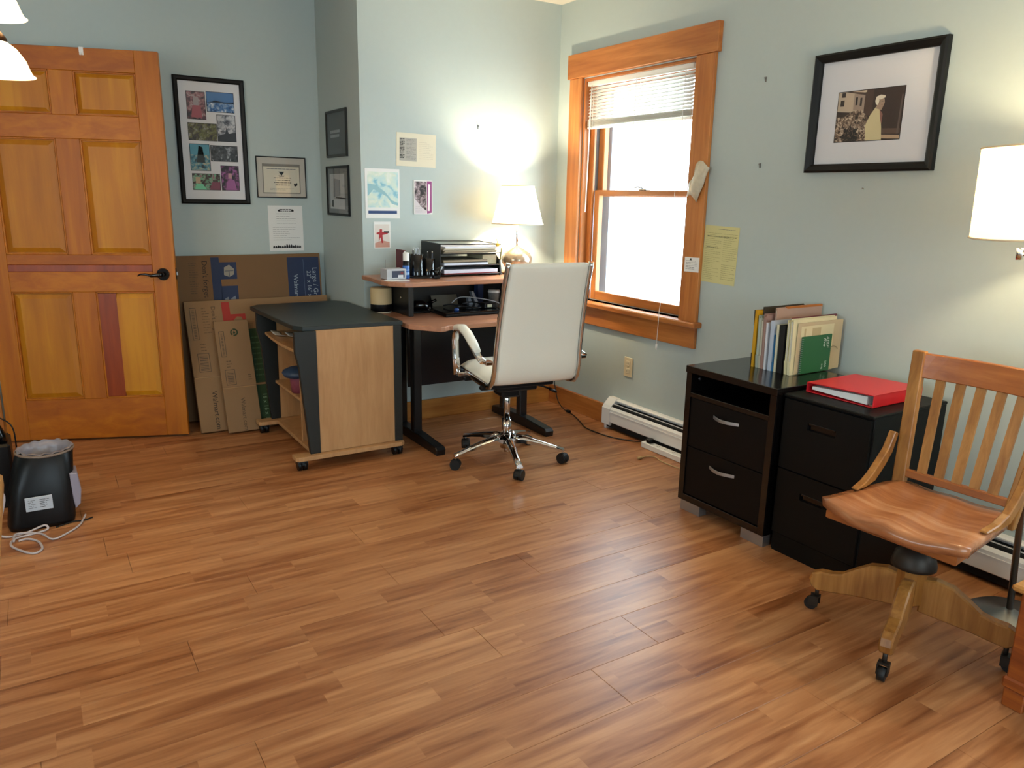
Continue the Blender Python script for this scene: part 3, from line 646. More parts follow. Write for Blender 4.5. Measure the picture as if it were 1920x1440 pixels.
def dbro(mb, Q, c):
    mb.m(photo_mat('grey_photo_print', ['1d1a1a', '4a4042', '857478', 'b7a8ac'], 40)); ppoly(mb, Q, [(.004, .055), (.08, .02), (.08, .186), (.004, .186)], c, .0003)
    mb.m(plain('c9c2c6')); ppoly(mb, Q, [(.004, .004), (.075, .004), (.08, .02), (.05, .04), (.004, .09)], c + .0003, .0002); textlines(mb, Q, .008, .05, .008, .05, c + .0006, 4, .0015, 31)
    mb.m(plain('8e3f78')); ppoly(mb, Q, [(.083, .004), (.114, .01), (.114, .188), (.083, .188)], c); mb.m(plain('e7dfe4')); ppoly(mb, Q, [(.087, .02), (.1, .02), (.104, .17), (.092, .172)], c + .0004)
paper('folded_brochure', 'grey and magenta folded brochure pinned right of the map', BW, 0.004, PAPER, dbro, 'brochure', w=.118, h=.192, o=(1.936, 1.243))
def dyel(mb, Q, c):
    textlines(mb, Q, .09, .2, .262, .272, c, 1, .002, 40, INK, 0)
    textlines(mb, Q, .012, .115, .012, .25, c, 26, .0014, 41, plain('8f8a5a')); textlines(mb, Q, .13, .22, .11, .25, c, 14, .0014, 42, plain('8f8a5a')); textlines(mb, Q, .13, .22, .02, .1, c, 8, .0014, 43, plain('7d7850'))
    textlines(mb, Q, .02, .21, .225, .235, c, 1, .0025, 44, INKD, 0); textlines(mb, Q, .02, .1, .17, .18, c, 1, .0025, 45, INKD, 0)
paper('yellow_form', 'pale yellow printed form taped to the wall right of the window', RW, 0.001, YEL, dyel, rot=-0.025, w=.226, h=.283, o=(-2.866, .95))
# nails
for i, (P, a, b, l) in enumerate(((RW, -2.558, 1.896, 'lone nail in the wall above and right of the window'), (RW, -2.546, 1.518, 'bent nail in the wall halfway between window and big picture'), (RW, -1.999, 1.41, 'tiny nail in the wall just below the big picture'), (BW, 2.36, 1.754, 'small picture hook on the wall above the desk lamp'))):
    mb = MB().m(STEEL); mb.tube([P.p(a, b, -0.002), P.p(a, b + 0.002, 0.008), P.p(a, b + 0.006, 0.010)], 0.0018, 6); mb.cyl(P.p(a, b + 0.003, 0.009), 0.0035, 0.0015, 8, axis=P.n)
    if i != 2: pbox(mb, P, a - 0.004, a + 0.004, b - 0.014, b + 0.008, 0.0004, 0.002)
    tag(obj('nail', mb), l, 'nail')

# ------------------------------------------------------------------ leaning flattened boxes
def leanbox(name, label, x0, x1, ytop, ztop, ybot, thick, m_, seams=(), skew=0.0):
    v = Vector((skew, ytop - ybot, ztop)); L_ = v.length; v.normalize()
    P = Pl((x0, ybot, 0.0), (1, 0, 0), v)
    r = thing(name, label, 'box', (x0, ybot, 0))
    zs = [0.0] + list(seams) + [L_]
    for i in range(len(zs) - 1):
        o = obj('flap' if i == 0 and len(zs) > 2 else 'side_panel', pbox(MB().m(m_), P, 0, x1 - x0, zs[i] + (0.002 if i else 0.012), zs[i + 1] - 0.002, -thick, 0.0, 0.002), r)
    obj('edge', pbox(MB().m(CARDE), P, 0.003, x1 - x0 - 0.003, 0.012, L_ - 0.004, -thick + 0.002, -0.003), r)
    return r, P, L_
def barcode(mb, P, a0, a1, b0, b1, c, seed, vertical=True):
    r = random.Random(seed); mb.m(plain('4a3a28'))
    for q in ((a0, a1, b0, b0 + .003), (a0, a1, b1 - .003, b1), (a0, a0 + .003, b0, b1), (a1 - .003, a1, b0, b1)): ppoly(mb, P, [(q[0], q[2]), (q[1], q[2]), (q[1], q[3]), (q[0], q[3])], c)
    b = b0 + .01
    while b < b1 - .012:
        w = r.choice((.0015, .003, .004)); ppoly(mb, P, [(a0 + .01, b), (a1 - .01, b), (a1 - .01, b + w), (a0 + .01, b + w)], c); b += w + r.choice((.003, .005))
NAVY = mat('navy_print', '1c2a4a', 0.7); WTX = mat('pale_print', '9aa3ad', 0.7); BTX = mat('brown_black_print', '2a2018', 0.8); BTX2 = mat('faded_brown_print', '54412c', 0.8); GRN = mat('green_print', '2c4427', 0.8); REDP = mat('red_print', '9a2c22', 0.8)
bA, PA, LA = leanbox('large_flat_carton', 'largest flattened brown carton with navy print, leaning highest against the wall', 0.70, 1.575, 4.83, 0.985, 4.74, 0.04, CARD2)
mb = MB().m(NAVY)
def R4(a0, a1, b0, b1): return [(a0, b0), (a1, b0), (a1, b1), (a0, b1)]
c_ = 0.0
ppoly(mb, PA, [(.215, .975), (.262, .975), (.27, .70), (.27, .4), (.215, .4)], c_); obj('printed_stripe', mb, bA); mb = MB().m(NAVY)
ppoly(mb, PA, R4(.262, .36, .845, .945), c_); obj('printed_square', mb, bA); mb = MB().m(NAVY); ppoly(mb, PA, R4(.262, .36, .66, .805), c_)
mb.m(plain('8c8476')); ppoly(mb, PA, [(.285, .87), (.315, .858), (.342, .872), (.345, .905), (.318, .93), (.288, .915)], c_ + .0005)
mb.m(NAVY); ppoly(mb, PA, R4(.29, .34, .892, .895), c_ + .001); ppoly(mb, PA, R4(.314, .317, .86, .893), c_ + .001)
mb.m(plain('6f7480')); ppoly(mb, PA, [(.28, .70), (.30, .71), (.30, .74), (.28, .73)], c_ + .0005); ppoly(mb, PA, [(.31, .69), (.345, .70), (.34, .745), (.315, .73)], c_ + .0005)
textlines(mb, PA, .09, .14, .76, .95, c_, 14, .003, 51, BTX2); textlines(mb, PA, .705, .72, .5, .94, c_ + .0005, 1, .002, 52, WTX)
mb.m(plain('55627e')); ppoly(mb, PA, R4(.765, .767, .46, .95), c_ + .0005)
obj('printed_square', mb, bA); mb = MB().m(NAVY); ppoly(mb, PA, R4(.665, .865, .45, .965), c_); obj('printed_panel', mb, bA)
text('lettering', "Don't forget", PA, .165, .958, c_ + .0005, .043, BTX, bA, -PI / 2)
text('lettering', 'Large / Grande', PA, .822, .90, c_ + .001, .042, WTX, bA, -PI / 2)
text('lettering', '22" x 16" x 15"', PA, .785, .88, c_ + .001, .036, WTX, bA, -PI / 2)
text('lettering', 'Walmart', PA, .70, .86, c_ + .001, .04, WTX, bA, -PI / 2)
bB, PBx, LB = leanbox('medium_flat_carton', 'second flattened carton with a red printed stripe, leaning in front of the largest', 0.735, 1.585, 4.75, 0.73, 4.47, 0.03, CARD, (0.33,))
mb = MB().m(REDP); ppoly(mb, PBx, R4(.205, .25, .34, .765), c_); obj('printed_stripe', mb, bB); mb = MB().m(REDP); ppoly(mb, PBx, R4(.25, .335, .56, .69), c_)
mb.m(CARD); ppoly(mb, PBx, [(.265, .655), (.285, .675), (.31, .672), (.318, .65), (.3, .63), (.275, .63)], c_ + .0006)
barcode(mb, PBx, .025, .06, .55, .74, c_, 5); barcode(mb, PBx, .035, .10, .36, .47, c_, 6); textlines(mb, PBx, .09, .13, .58, .74, c_, 10, .0025, 56, BTX2)
textlines(mb, PBx, .06, .09, .475, .53, c_, 3, .004, 57, BTX2); obj('printed_panel', mb, bB)
text('lettering', "Don't forget", PBx, .145, .745, c_ + .0005, .034, BTX2, bB, -PI / 2); text('lettering', 'Walmart.com', PBx, .085, .245, c_ + .0005, .04, BTX, bB, -PI / 2)
bC, PC, LC = leanbox('green_print_flat_carton', 'flattened carton with dark green print, mostly hidden beside the rolling desk', 0.93, 1.30, 4.67, 0.60, 4.44, 0.02, CARD, (0.27,))
mb = MB().m(GRN); ppoly(mb, PC, R4(.13, .235, .275, .6), c_); obj('printed_panel', mb, bC); mb = MB().m(GRN); ppoly(mb, PC, R4(.13, .235, .03, .262), c_); textlines(mb, PC, .145, .22, .3, .56, c_ + .0005, 8, .008, 58, plain('3d5a36')); obj('printed_panel', mb, bC)
text('lettering', '16 x 16 x 15', PC, .165, .21, c_ + .0008, .034, plain('7f9a78'), bC, -PI / 2)
bD, PD, LD = leanbox('small_flat_carton', 'smallest flattened carton with a round green recycling mark, frontmost of the leaning cartons', 0.868, 1.058, 4.62, 0.625, 4.40, 0.015, CARD, (0.27,))
mb = MB(); barcode(mb, PD, .018, .048, .45, .60, c_, 8); barcode(mb, PD, .025, .08, .285, .375, c_, 9); textlines(mb, PD, .04, .07, .38, .43, c_, 3, .004, 60, BTX2); textlines(mb, PD, .15, .17, .30, .34, c_, 3, .004, 61, BTX2)
mb.m(mat('recycling_green', '23361b', .8)); pr = []
for k in range(20): pr.append(k)
for rr0, rr1 in ((.014, .022),):
    for k in range(20):
        if k % 7 == 6: continue
        t0, t1 = 2 * PI * k / 20, 2 * PI * (k + 1) / 20
        ppoly(mb, PD, [(.105 + rr0 * math.cos(t0), .59 + rr0 * math.sin(t0)), (.105 + rr1 * math.cos(t0), .59 + rr1 * math.sin(t0)), (.105 + rr1 * math.cos(t1), .59 + rr1 * math.sin(t1)), (.105 + rr0 * math.cos(t1), .59 + rr0 * math.sin(t1))], c_)
ppoly(mb, PD, [(.097, .583), (.113, .583), (.105, .60)], c_)
obj('printed_panel', mb, bD); text('lettering', 'Walmart.com', PD, .09, .205, c_ + .0005, .034, BTX2, bD, -PI / 2)

# ------------------------------------------------------------------ rolling desk (cart)
cart = thing('rolling_desk', 'small rolling computer desk with charcoal top and beech side panel', 'desk', (1.3, 4.0, 0))
top = [(1.040, 4.46), (1.093, 4.52), (1.555, 4.52), (1.606, 4.45), (1.606, 3.628), (1.095, 3.66), (1.062, 3.71)]
obj('desktop', MB().m(CHAR).prism([(x, y, 0.698) for x, y in top], (0, 0, 0.023), bev=0.003), cart)
def sidep(y, name):
    obj(name, MB().m(BEECH).box(1.152, 1.556, y, y + 0.016, 0.08, 0.70), cart)
sidep(3.635, 'side_panel'); sidep(4.35, 'side_panel')
for y in (3.630, 4.346):
    pts = [(1.045, 0.70), (1.152, 0.70), (1.152, 0.078), (1.10, 0.078), (1.062, 0.52), (1.045, 0.60)]
    obj('front_post', MB().m(CHARS).prism([(x, y, z) for x, z in pts], (0, 0.028, 0), bev=0.002), cart)
    obj('rear_post', MB().m(CHARS).box(1.556, 1.60, y, y + 0.028, 0.078, 0.70, 0.002), cart)
for y in (3.60, 4.308):
    pts = [(1.018, y + 0.012), (1.03, y), (1.58, y), (1.603, y + 0.02), (1.603, y + 0.075), (1.018, y + 0.075)]
    obj('runner', MB().m(BEECH).prism([(x, yy, 0.056) for x, yy in pts], (0, 0, 0.022), bev=0.002), cart)
obj('bottom_shelf', MB().m(BEECH).box(1.12, 1.56, 3.675, 4.308, 0.058, 0.078, 0.002), cart)
obj('back_panel', MB().m(BEECH).box(1.50, 1.515, 3.651, 4.35, 0.078, 0.70), cart)
obj('divider', MB().m(BEECH).box(1.13, 1.50, 3.86, 3.876, 0.078, 0.545, 0.001), cart)
obj('middle_shelf', MB().m(BEECH).box(1.13, 1.50, 3.876, 4.35, 0.29, 0.306, 0.002), cart)
tr = [(1.50, 3.665), (1.085, 3.665)] + [(1.085 - 0.018 * math.sin(PI * t / 10), 3.665 + 0.675 * t / 10) for t in range(1, 10)] + [(1.085, 4.34), (1.50, 4.34)]
obj('keyboard_tray', MB().m(BEECH).prism([(x, y, 0.575) for x, y in tr], (0, 0, 0.016), bev=0.002), cart)
obj('rear_inner_panel', MB().m(CHARS).box(1.48, 1.50, 3.655, 4.345, 0.46, 0.69), cart)
for x, y in ((1.055, 3.64), (1.57, 3.645), (1.055, 4.36), (1.57, 4.36)):
    c = MB().m(BLK); c.cyl((x, y, 0.045), 0.014, 0.014, 12); c.cyl((x - 0.022, y, 0.026), 0.026, 0.018, 16, axis='x').cyl((x + 0.004, y, 0.026), 0.026, 0.018, 16, axis='x')
    c.prism([(x - 0.026, y - 0.022, 0.03), (x - 0.026, y + 0.022, 0.03), (x - 0.026, y + 0.018, 0.05), (x - 0.026, y - 0.018, 0.05)], (0.052, 0, 0)); obj('caster', c, cart)
for i in range(2):
    P0 = [[(1.10 + 0.05 * i + 0.012 * j, 4.28 - 0.16 * k / 5 - 0.10 * i, 0.5955 + 0.004 * i + 0.010 * abs(k - 2.5) * 0.5 - 0.002 * j) for k in range(6)] for j in range(5)]
    mb = MB().m(PAPER); mb.grid(P0); tag(obj('loose_paper', mb, mod=[('SOLIDIFY', dict(thickness=0.001))]), 'curled white paper on the keyboard tray, ' + ('nearer the back wall' if i == 0 else 'deeper under the top'), 'paper')
tb = thing('storage_tub', 'small pink tub with a blue lid on the rolling desk middle shelf', 'tub', (1.20, 3.95, 0.306))
mb = MB().m(mat('dull_pink_plastic', '8e4a5a', 0.5)); mb.lathe((1.175, 4.02, 0.307), [(0.0, 0), (0.045, 0), (0.052, 0.07), (0.054, 0.09)], 20); obj('tub', mb, tb)
mb = MB().m(mat('blue_plastic', '27415f', 0.45)); mb.lathe((1.165, 4.03, 0.394), [(0.0, 0.05), (0.02, 0.052), (0.05, 0.045), (0.085, 0.03), (0.092, 0.018), (0.08, 0.0), (0.0, 0.0)], 20, 0.85, 1.0); obj('lid', mb, tb)

# ------------------------------------------------------------------ desk
dk = thing('computer_desk', 'wood-topped desk with black T-legs and raised hutch shelf under the lamp', 'desk', (2.12, 3.8, 0))
dt = [(1.63, 4.17), (1.63, 3.60), (1.655, 3.56), (1.74, 3.45), (1.765, 3.455), (1.80, 3.478), (1.86, 3.485), (2.02, 3.487), (2.12, 3.49), (2.22, 3.487), (2.38, 3.485), (2.44, 3.478), (2.48, 3.455), (2.50, 3.455), (2.59, 3.56), (2.615, 3.60), (2.615, 4.17)]
obj('desktop', MB().m(BEECHD).prism([(x, y, 0.678) for x, y in dt], (0, 0, 0.026), bev=0.003), dk)
sh = [(1.60, 4.17), (1.60, 4.02), (1.585, 3.85), (1.60, 3.79), (1.66, 3.71), (1.70, 3.70), (2.54, 3.70), (2.60, 3.76), (2.64, 3.85), (2.64, 4.17)]
obj('hutch_shelf', MB().m(BEECHD).prism([(x, y, 0.88) for x, y in sh], (0, 0, 0.025), bev=0.004), dk)
for x in (1.735, 2.48):
    obj('hutch_support', MB().m(BLKM).box(x, x + 0.03, 3.83, 4.12, 0.704, 0.88, 0.004), dk)
obj('hutch_back', MB().m(BLKM).box(1.765, 2.48, 4.10, 4.12, 0.704, 0.88), dk)
for x in (1.765, 2.47):
    lg = obj('leg', MB().m(BLKM).box(x - 0.025, x + 0.025, 3.99, 4.04, 0.05, 0.678, 0.005).box(x - 0.025, x + 0.025, 3.79, 3.84, 0.05, 0.678, 0.005).box(x - 0.022, x + 0.022, 3.60, 4.12, 0.655, 0.678), dk)
    ft = [(3.51, 0.0), (3.505, 0.03), (3.52, 0.045), (3.75, 0.06), (4.0, 0.06), (4.12, 0.045), (4.13, 0.03), (4.13, 0.0)]
    obj('foot', MB().m(BLKM).prism([(x - 0.028, y, z) for y, z in ft], (0.056, 0, 0), bev=0.004), dk)
obj('modesty_panel', MB().m(mat('navy_black_panel', '0e1018', 0.3)).box(1.76, 2.47, 3.905, 3.92, 0.29, 0.678), dk)
obj('bolt', MB().m(CHROME).cyl((1.734, 3.93, 0.80), 0.006, -0.004, 10, axis='x'), dk)

ZS, ZD = 0.905, 0.704
# lamp on the shelf
lx, ly = 2.53, 4.0
lp = thing('table_lamp', 'lit table lamp with white empire shade on the desk hutch shelf', 'lamp', (lx, ly, ZS))
mb = MB().m(mat('pearl_glass_base', 'b5a58c', 0.15, 0.5, var=0.35, scale=60, bump=0.5)); mb.lathe((lx, ly, ZS), [(0, 0), (0.055, 0), (0.06, 0.004), (0.05, 0.012), (0.07, 0.03), (0.092, 0.06), (0.095, 0.085), (0.08, 0.115), (0.045, 0.138), (0.018, 0.15), (0.012, 0.16), (0, 0.16)], 28); obj('base', mb, lp)
obj('stem', MB().m(CHROME).cyl((lx, ly, ZS + 0.155), 0.007, 0.15, 12), lp)
SH1 = shade_mat('lit_cream_shade', 'fff1d6', 2.2)
mb = MB().m(SH1); mb.lathe((lx, ly, 1.195), [(0.154, 0), (0.097, 0.222)], 40); so = obj('shade', mb, lp, mod=[('SOLIDIFY', dict(thickness=0.0015))])
tri = MB().m(mat('shade_trim', 'e6d3b0', 0.7)); tri.tube([(lx + 0.155 * math.cos(t), ly + 0.155 * math.sin(t), 1.196) for t in [2 * PI * i / 40 for i in range(40)]], 0.0035, 6, closed=True); tri.tube([(lx + 0.097 * math.cos(t), ly + 0.097 * math.sin(t), 1.416) for t in [2 * PI * i / 40 for i in range(40)]], 0.003, 6, closed=True); obj('trim', tri, so)
BULB = emit('bulb_glass', 'fff0cc', 12)
mb = MB().m(BULB); mb.lathe((lx, ly, 1.22), [(0, 0), (0.012, 0), (0.014, 0.02), (0.028, 0.05), (0.026, 0.075), (0, 0.09)], 16); obj('bulb', mb, lp)
lamp_light('table_lamp_light', (lx, ly, 1.33), 44, (1.0, 0.83, 0.58), 0.03)

# shelf objects
bx = thing('facial_tissue_box', 'small white printed box, leftmost on the hutch shelf', 'box', (1.66, 3.93, ZS))
mb = MB().m(mat('grey_white_card', 'b5b6ba', 0.6)); mb.box(1.622, 1.735, 3.86, 3.95, ZS + 0.002, ZS + 0.058, 0.002); obj('carton', mb, bx)
mb = MB().m(plain('3a4054')); Pt = Pl((1.622, 3.86, ZS), (1, 0, 0), (0, 0, 1)); ppoly(mb, Pt, R4(.03, .103, .012, .048), 0.0004); mb.m(plain('c9cad0')); ppoly(mb, Pt, R4(.065, .095, .012, .026), 0.001); mb.m(plain('6a2a33')); ppoly(mb, Pt, R4(.08, .095, .03, .042), 0.001); obj('printed_label', mb, bx)
tag(obj('paper_sheet', MB().m(PAPER).box(1.60, 1.73, 3.80, 3.858, ZS + 0.0005, ZS + 0.0015)), 'thin sheet lying under the edge of the small white box', 'paper')
tag(obj('wire_stand', MB().m(STEEL).tube([(1.66, 3.965, ZS), (1.66, 3.965, ZS + 0.10)], 0.0018, 6).cyl((1.66, 3.965, ZS), 0.018, 0.004, 14)), 'thin upright wire holder behind the small white box', 'holder')
gl_ = thing('spray_bottle', 'blue and black bottle with tall white cap on the hutch shelf', 'bottle', (1.768, 3.86, ZS))
gx, gy = 1.752, 3.90
obj('bottle', MB().m(mat('blue_label', '2f66b5', 0.35)).lathe((gx, gy, ZS), [(0, 0), (0.017, 0), (0.019, 0.004), (0.019, 0.068), (0.017, 0.072)], 20).m(BLK).lathe((gx, gy, ZS), [(0.0175, 0.072), (0.0165, 0.098), (0, 0.098)], 20), gl_)
obj('cap', MB().m(WHITEP).lathe((gx, gy, ZS), [(0.0165, 0.096), (0.0165, 0.138), (0.014, 0.142), (0, 0.142)], 20), gl_)
obj('label_text', MB().m(plain('9fc0e8')).lathe((gx, gy, ZS), [(0.0193, 0.022), (0.0193, 0.036)], 20).lathe((gx, gy, ZS), [(0.0193, 0.046), (0.0193, 0.050)], 20), gl_)
tag(obj('book', MB().m(mat('dark_red_cover', '5c1420', 0.5)).box(1.776, 1.788, 3.98, 4.09, ZS, ZS + 0.148, 0.002).m(PAPER).box(1.7765, 1.7875, 3.978, 3.9799, ZS + 0.004, ZS + 0.144)), 'thin dark red book standing behind the black pen holder', 'book')
ph_ = thing('pen_caddy', 'black rounded desk caddy holding scissors and pens on the hutch shelf', 'pen holder', (1.87, 3.93, ZS))
mb = MB().m(BLK); mb.lathe((1.855, 3.925, ZS), [(0, 0), (0.08, 0), (0.078, 0.006), (0.07, 0.012), (0, 0.014)], 28, 1, 0.8); obj('base', mb, ph_)
mb = MB().m(BLKG); mb.lathe((1.832, 3.94, ZS + 0.01), [(0.043, 0), (0.043, 0.118), (0.041, 0.118), (0.040, 0.005), (0, 0.005)], 24); obj('tall_cup', mb, ph_)
mb = MB().m(BLKG); mb.lathe((1.903, 3.925, ZS + 0.01), [(0.032, 0), (0.034, 0.095), (0.032, 0.095), (0.030, 0.005), (0, 0.005)], 24); obj('short_cup', mb, ph_)
sc = MB().m(STEEL); sc.tube([(1.835, 3.94, ZS + 0.03), (1.83, 3.94, ZS + 0.125)], 0.006, 6, flat=(1.4, 0.4)); sc.m(mat('scissor_grip', 'b9bcc0', 0.3)); 
for s_ in (-1, 1): sc.tube([(1.83 + s_ * 0.010 + 0.009 * math.cos(t), 3.94, ZS + 0.145 + 0.018 * math.sin(t)) for t in [2 * PI * i / 12 for i in range(12)]], 0.003, 6, closed=True)
tag(obj('scissors', sc), 'scissors standing handle up in the black caddy', 'scissors')
for i, (x, y, dx, c) in enumerate(((1.815, 3.93, -.006, '20242c'), (1.848, 3.945, .008, '9aa0a8'), (1.896, 3.93, .002, '15171c'), (1.912, 3.92, .01, '3b4250'))):
    z0_ = ZS + 0.025; h_ = 0.125 if i < 2 else 0.11
    mb = MB().m(plain(c, 0.3)); mb.tube([(x, y, z0_), (x + dx, y, z0_ + h_)], 0.004, 8); mb.m(CHROME).cyl((x + dx, y, z0_ + h_), 0.0035, 0.008, 8)
    tag(obj('pen', mb), ['black pen at the left of the caddy tall cup', 'silver-grey pen at the right of the caddy tall cup', 'black pen in the caddy short cup', 'slate grey pen in the caddy short cup'][i], 'pen')
mb = MB().m(BLKG); mb.tube([(1.895, 3.838, ZS + 0.03), (1.915, 3.835, ZS + 0.045), (1.935, 3.838, ZS + 0.06), (1.952, 3.845, ZS + 0.058)], [0.02, 0.017, 0.012, 0.006], 12); mb.m(CHROME).cyl((1.905, 3.821, ZS + 0.034), 0.008, -0.006, 12, axis='y'); mb.m(BLK).box(1.885, 1.92, 3.82, 3.855, ZS + 0.0005, ZS + 0.02, 0.003)
tag(obj('tape_dispenser', mb), 'small glossy black tape dispenser in front of the caddy cups', 'dispenser')

# letter tray organiser
lt = thing('letter_tray', 'black wire mesh three tier letter tray full of papers', 'tray', (2.13, 4.0, ZS))
MESH = mat('black_mesh', '141414', 0.5)
x0, x1, y0, y1 = 1.965, 2.355, 3.90, 4.15
obj('side_frame', MB().m(MESH).box(x0 - 0.004, x0, y0, y1, ZS, ZS + 0.185, 0.001), lt)
obj('side_frame', MB().m(MESH).prism([(x1, y0, ZS), (x1, y1, ZS), (x1, y1, ZS + 0.16), (x1, y0 + 0.06, ZS + 0.12), (x1, y0 + 0.02, ZS + 0.09)], (0.012, 0, 0), bev=0.002), lt)
for k, zz in enumerate((0.008, 0.058, 0.125)):
    t = obj('shelf_tray', MB().m(MESH).box(x0, x1, y0, y1, ZS + zz, ZS + zz + 0.003).box(x0, x1, y1 - 0.003, y1, ZS + zz, ZS + zz + 0.035), lt)
    ring = [(x0, y0, ZS + zz + 0.004), (x0 + .02, y0 - .008, ZS + zz + 0.004), (x1 - .02, y0 - .008, ZS + zz + 0.004), (x1, y0, ZS + zz + 0.004)]
    obj('wire_rim', MB().m(BLKM).tube(ring, 0.003, 6), t)
obj('top_rim', MB().m(BLKM).tube([(x0, y0, ZS + 0.182), (x1, y0, ZS + 0.175), (x1, y1, ZS + 0.182), (x0, y1, ZS + 0.188)], 0.003, 6, closed=True), lt)
rr = random.Random(3)
def sheets(name, label, x0, x1, y0, y1, z0, cols, t, group):
    z = z0
    for i, c in enumerate(cols):
        dx, dy = rr.uniform(-.008, .008), rr.uniform(-.006, .006); th_ = t if not isinstance(t, list) else t[i]
        lab = label[i] if isinstance(label, list) else label
        tag(obj(name, MB().m(mat('sheaf_' + c, c, 0.8, var=0.1, scale=300)).box(x0 + dx, x1 + dx, y0 + dy, y1 + dy, z + 0.0002, z + th_, 0.0006)), lab, 'paper', group if not isinstance(label, list) else None); z += th_
sheets('paper_sheaf', ['bottom brown sheaf of the top letter tray pile', 'second brown sheaf from the bottom of the top tray pile', 'third sheaf from the bottom of the top tray pile', 'middle tan sheaf of the top letter tray pile', 'cream sheaf third from the top of the tray pile', 'off-white sheaf just under the uppermost of the top tray', 'uppermost white sheaf of the top letter tray pile'], 1.99, 2.33, 3.905, 4.13, ZS + 0.129, ['a89880', '9c8a70', 'b7a78c', 'a89980', 'c9bda6', 'd8d2cc', 'dedde6'], 0.0055, 'papers stacked in the top letter tray')
sheets('paper_sheaf', ['white paper sheaf in the middle letter tray', 'black folder in the middle letter tray', 'tan crumpled sheaf on top in the middle letter tray'], 1.985, 2.27, 3.905, 4.12, ZS + 0.062, ['d7dae4', '16161a', '8e7f68'], [0.014, 0.004, 0.012], None)
sheets('paper_sheaf', ['dark red folder at the bottom of the letter tray', 'thick white paper sheaf in the bottom letter tray'], 1.985, 2.335, 3.905, 4.12, ZS + 0.012, ['8e1e22', 'dcdce8'], [0.006, 0.02], None)
tag(obj('paper_bundle', MB().m(mat('ruled_bundle', 'b9a988', 0.8, var=0.2, scale=80)).box(2.25, 2.345, 3.93, 4.12, ZS + 0.062, ZS + 0.118, 0.003)), 'upright bundle of beige papers at the right of the middle tray', 'paper')
tag(obj('yellow_clip', MB().m(mat('yellow_plastic', 'c9a018', 0.4)).box(2.318, 2.338, 3.885, 3.897, ZS + 0.165, ZS + 0.185, 0.003).tube([(2.328, 3.89, ZS + 0.184), (2.318, 3.89, ZS + 0.215)], 0.002, 6)), 'yellow clip on the right corner of the letter tray', 'clip')
tag(obj('pencil', MB().m(mat('olive_pencil', '7c7a3a', 0.5)).tube([(2.362, 3.915, ZS + 0.085), (2.37, 3.915, ZS + 0.155)], 0.004, 6)), 'short olive pencil clipped at the right end of the letter tray', 'pencil')
tag(obj('small_dish', MB().m(mat('tan_ceramic', 'b08a5a', 0.4)).lathe((2.41, 3.93, ZS), [(0, 0.001), (0.018, 0.001), (0.03, 0.012), (0.028, 0.013), (0.016, 0.005), (0, 0.005)], 18)), 'tiny tan dish between letter tray and table lamp', 'dish')

# desk level objects
sb = thing('round_canister', 'round beige canister with a black base on the left desk corner', 'canister', (1.675, 4.05, ZD))
obj('band', MB().m(mat('beige_canister', 'bfa77c', 0.6)).lathe((1.673, 4.07, ZD), [(0.0, 0.139), (0.055, 0.139), (0.06, 0.134), (0.06, 0.048)], 30), sb)
obj('base', MB().m(BLK).lathe((1.673, 4.07, ZD), [(0.060, 0.048), (0.060, 0.012), (0.055, 0.006)], 30).m(CREAM).lathe((1.673, 4.07, ZD), [(0.056, 0.006), (0.056, 0.0005), (0, 0.0005)], 30), sb)
ms = MB().m(BLKG); ms.tube([(1.80, 3.98, ZD + 0.03), (1.83, 3.965, ZD + 0.042), (1.87, 3.95, ZD + 0.043), (1.905, 3.94, ZD + 0.03)], [0.018, 0.03, 0.03, 0.02], 14, flat=(1, 0.9)); ms.m(BLK).box(1.80, 1.91, 3.92, 3.99, ZD + 0.0005, ZD + 0.015, 0.004); ms.m(CHROME).box(1.895, 1.912, 3.925, 3.93, ZD + 0.014, ZD + 0.034, 0.001)
tag(obj('stapler', ms), 'glossy black office device with a bright metal end left of the laptop', 'device')
lpt = thing('laptop', 'closed black laptop lying on the desk', 'laptop', (2.12, 3.85, ZD))
obj('case', MB().m(BLK).prism([(1.905, 3.72, ZD + 0.002), (2.29, 3.715, ZD + 0.002), (2.30, 3.985, ZD + 0.002), (1.915, 3.99, ZD + 0.002)], (0, 0, 0.014), bev=0.003), lpt)
obj('lid', MB().m(BLKG).prism([(1.907, 3.722, ZD + 0.0165), (2.288, 3.717, ZD + 0.0165), (2.298, 3.982, ZD + 0.0165), (1.917, 3.987, ZD + 0.0165)], (0, 0, 0.008), bev=0.002), lpt)
def squig(pts, r, m_, name, label, cat='cable', n=6, sub=4, plug=None):
    P0 = [Vector(p) for p in pts]; out = []
    for i in range(len(P0) - 1):
        p0, p1, p2, p3 = P0[max(i - 1, 0)], P0[i], P0[i + 1], P0[min(i + 2, len(P0) - 1)]
        for k in range(sub):
            t = k / sub; out.append(0.5 * ((2 * p1) + (-p0 + p2) * t + (2 * p0 - 5 * p1 + 4 * p2 - p3) * t * t + (-p0 + 3 * p1 - 3 * p2 + p3) * t ** 3))
    out.append(P0[-1]); mb = MB().m(m_).tube(out, r, n)
    if plug: plug(mb)
    return tag(obj(name, mb), label, cat)
LZ = ZD + 0.028
squig([(2.0, 3.80, LZ + .003), (2.06, 3.85, LZ + .008), (2.12, 3.83, LZ + .003), (2.10, 3.90, LZ + .012), (2.18, 3.93, LZ + .018), (2.22, 3.86, LZ + .008), (2.14, 3.80, LZ + .003), (2.04, 3.90, LZ + .015), (2.0, 3.94, LZ + .006)], 0.0045, BLK, 'power_cable', 'tangled black power cable heaped on the closed laptop')
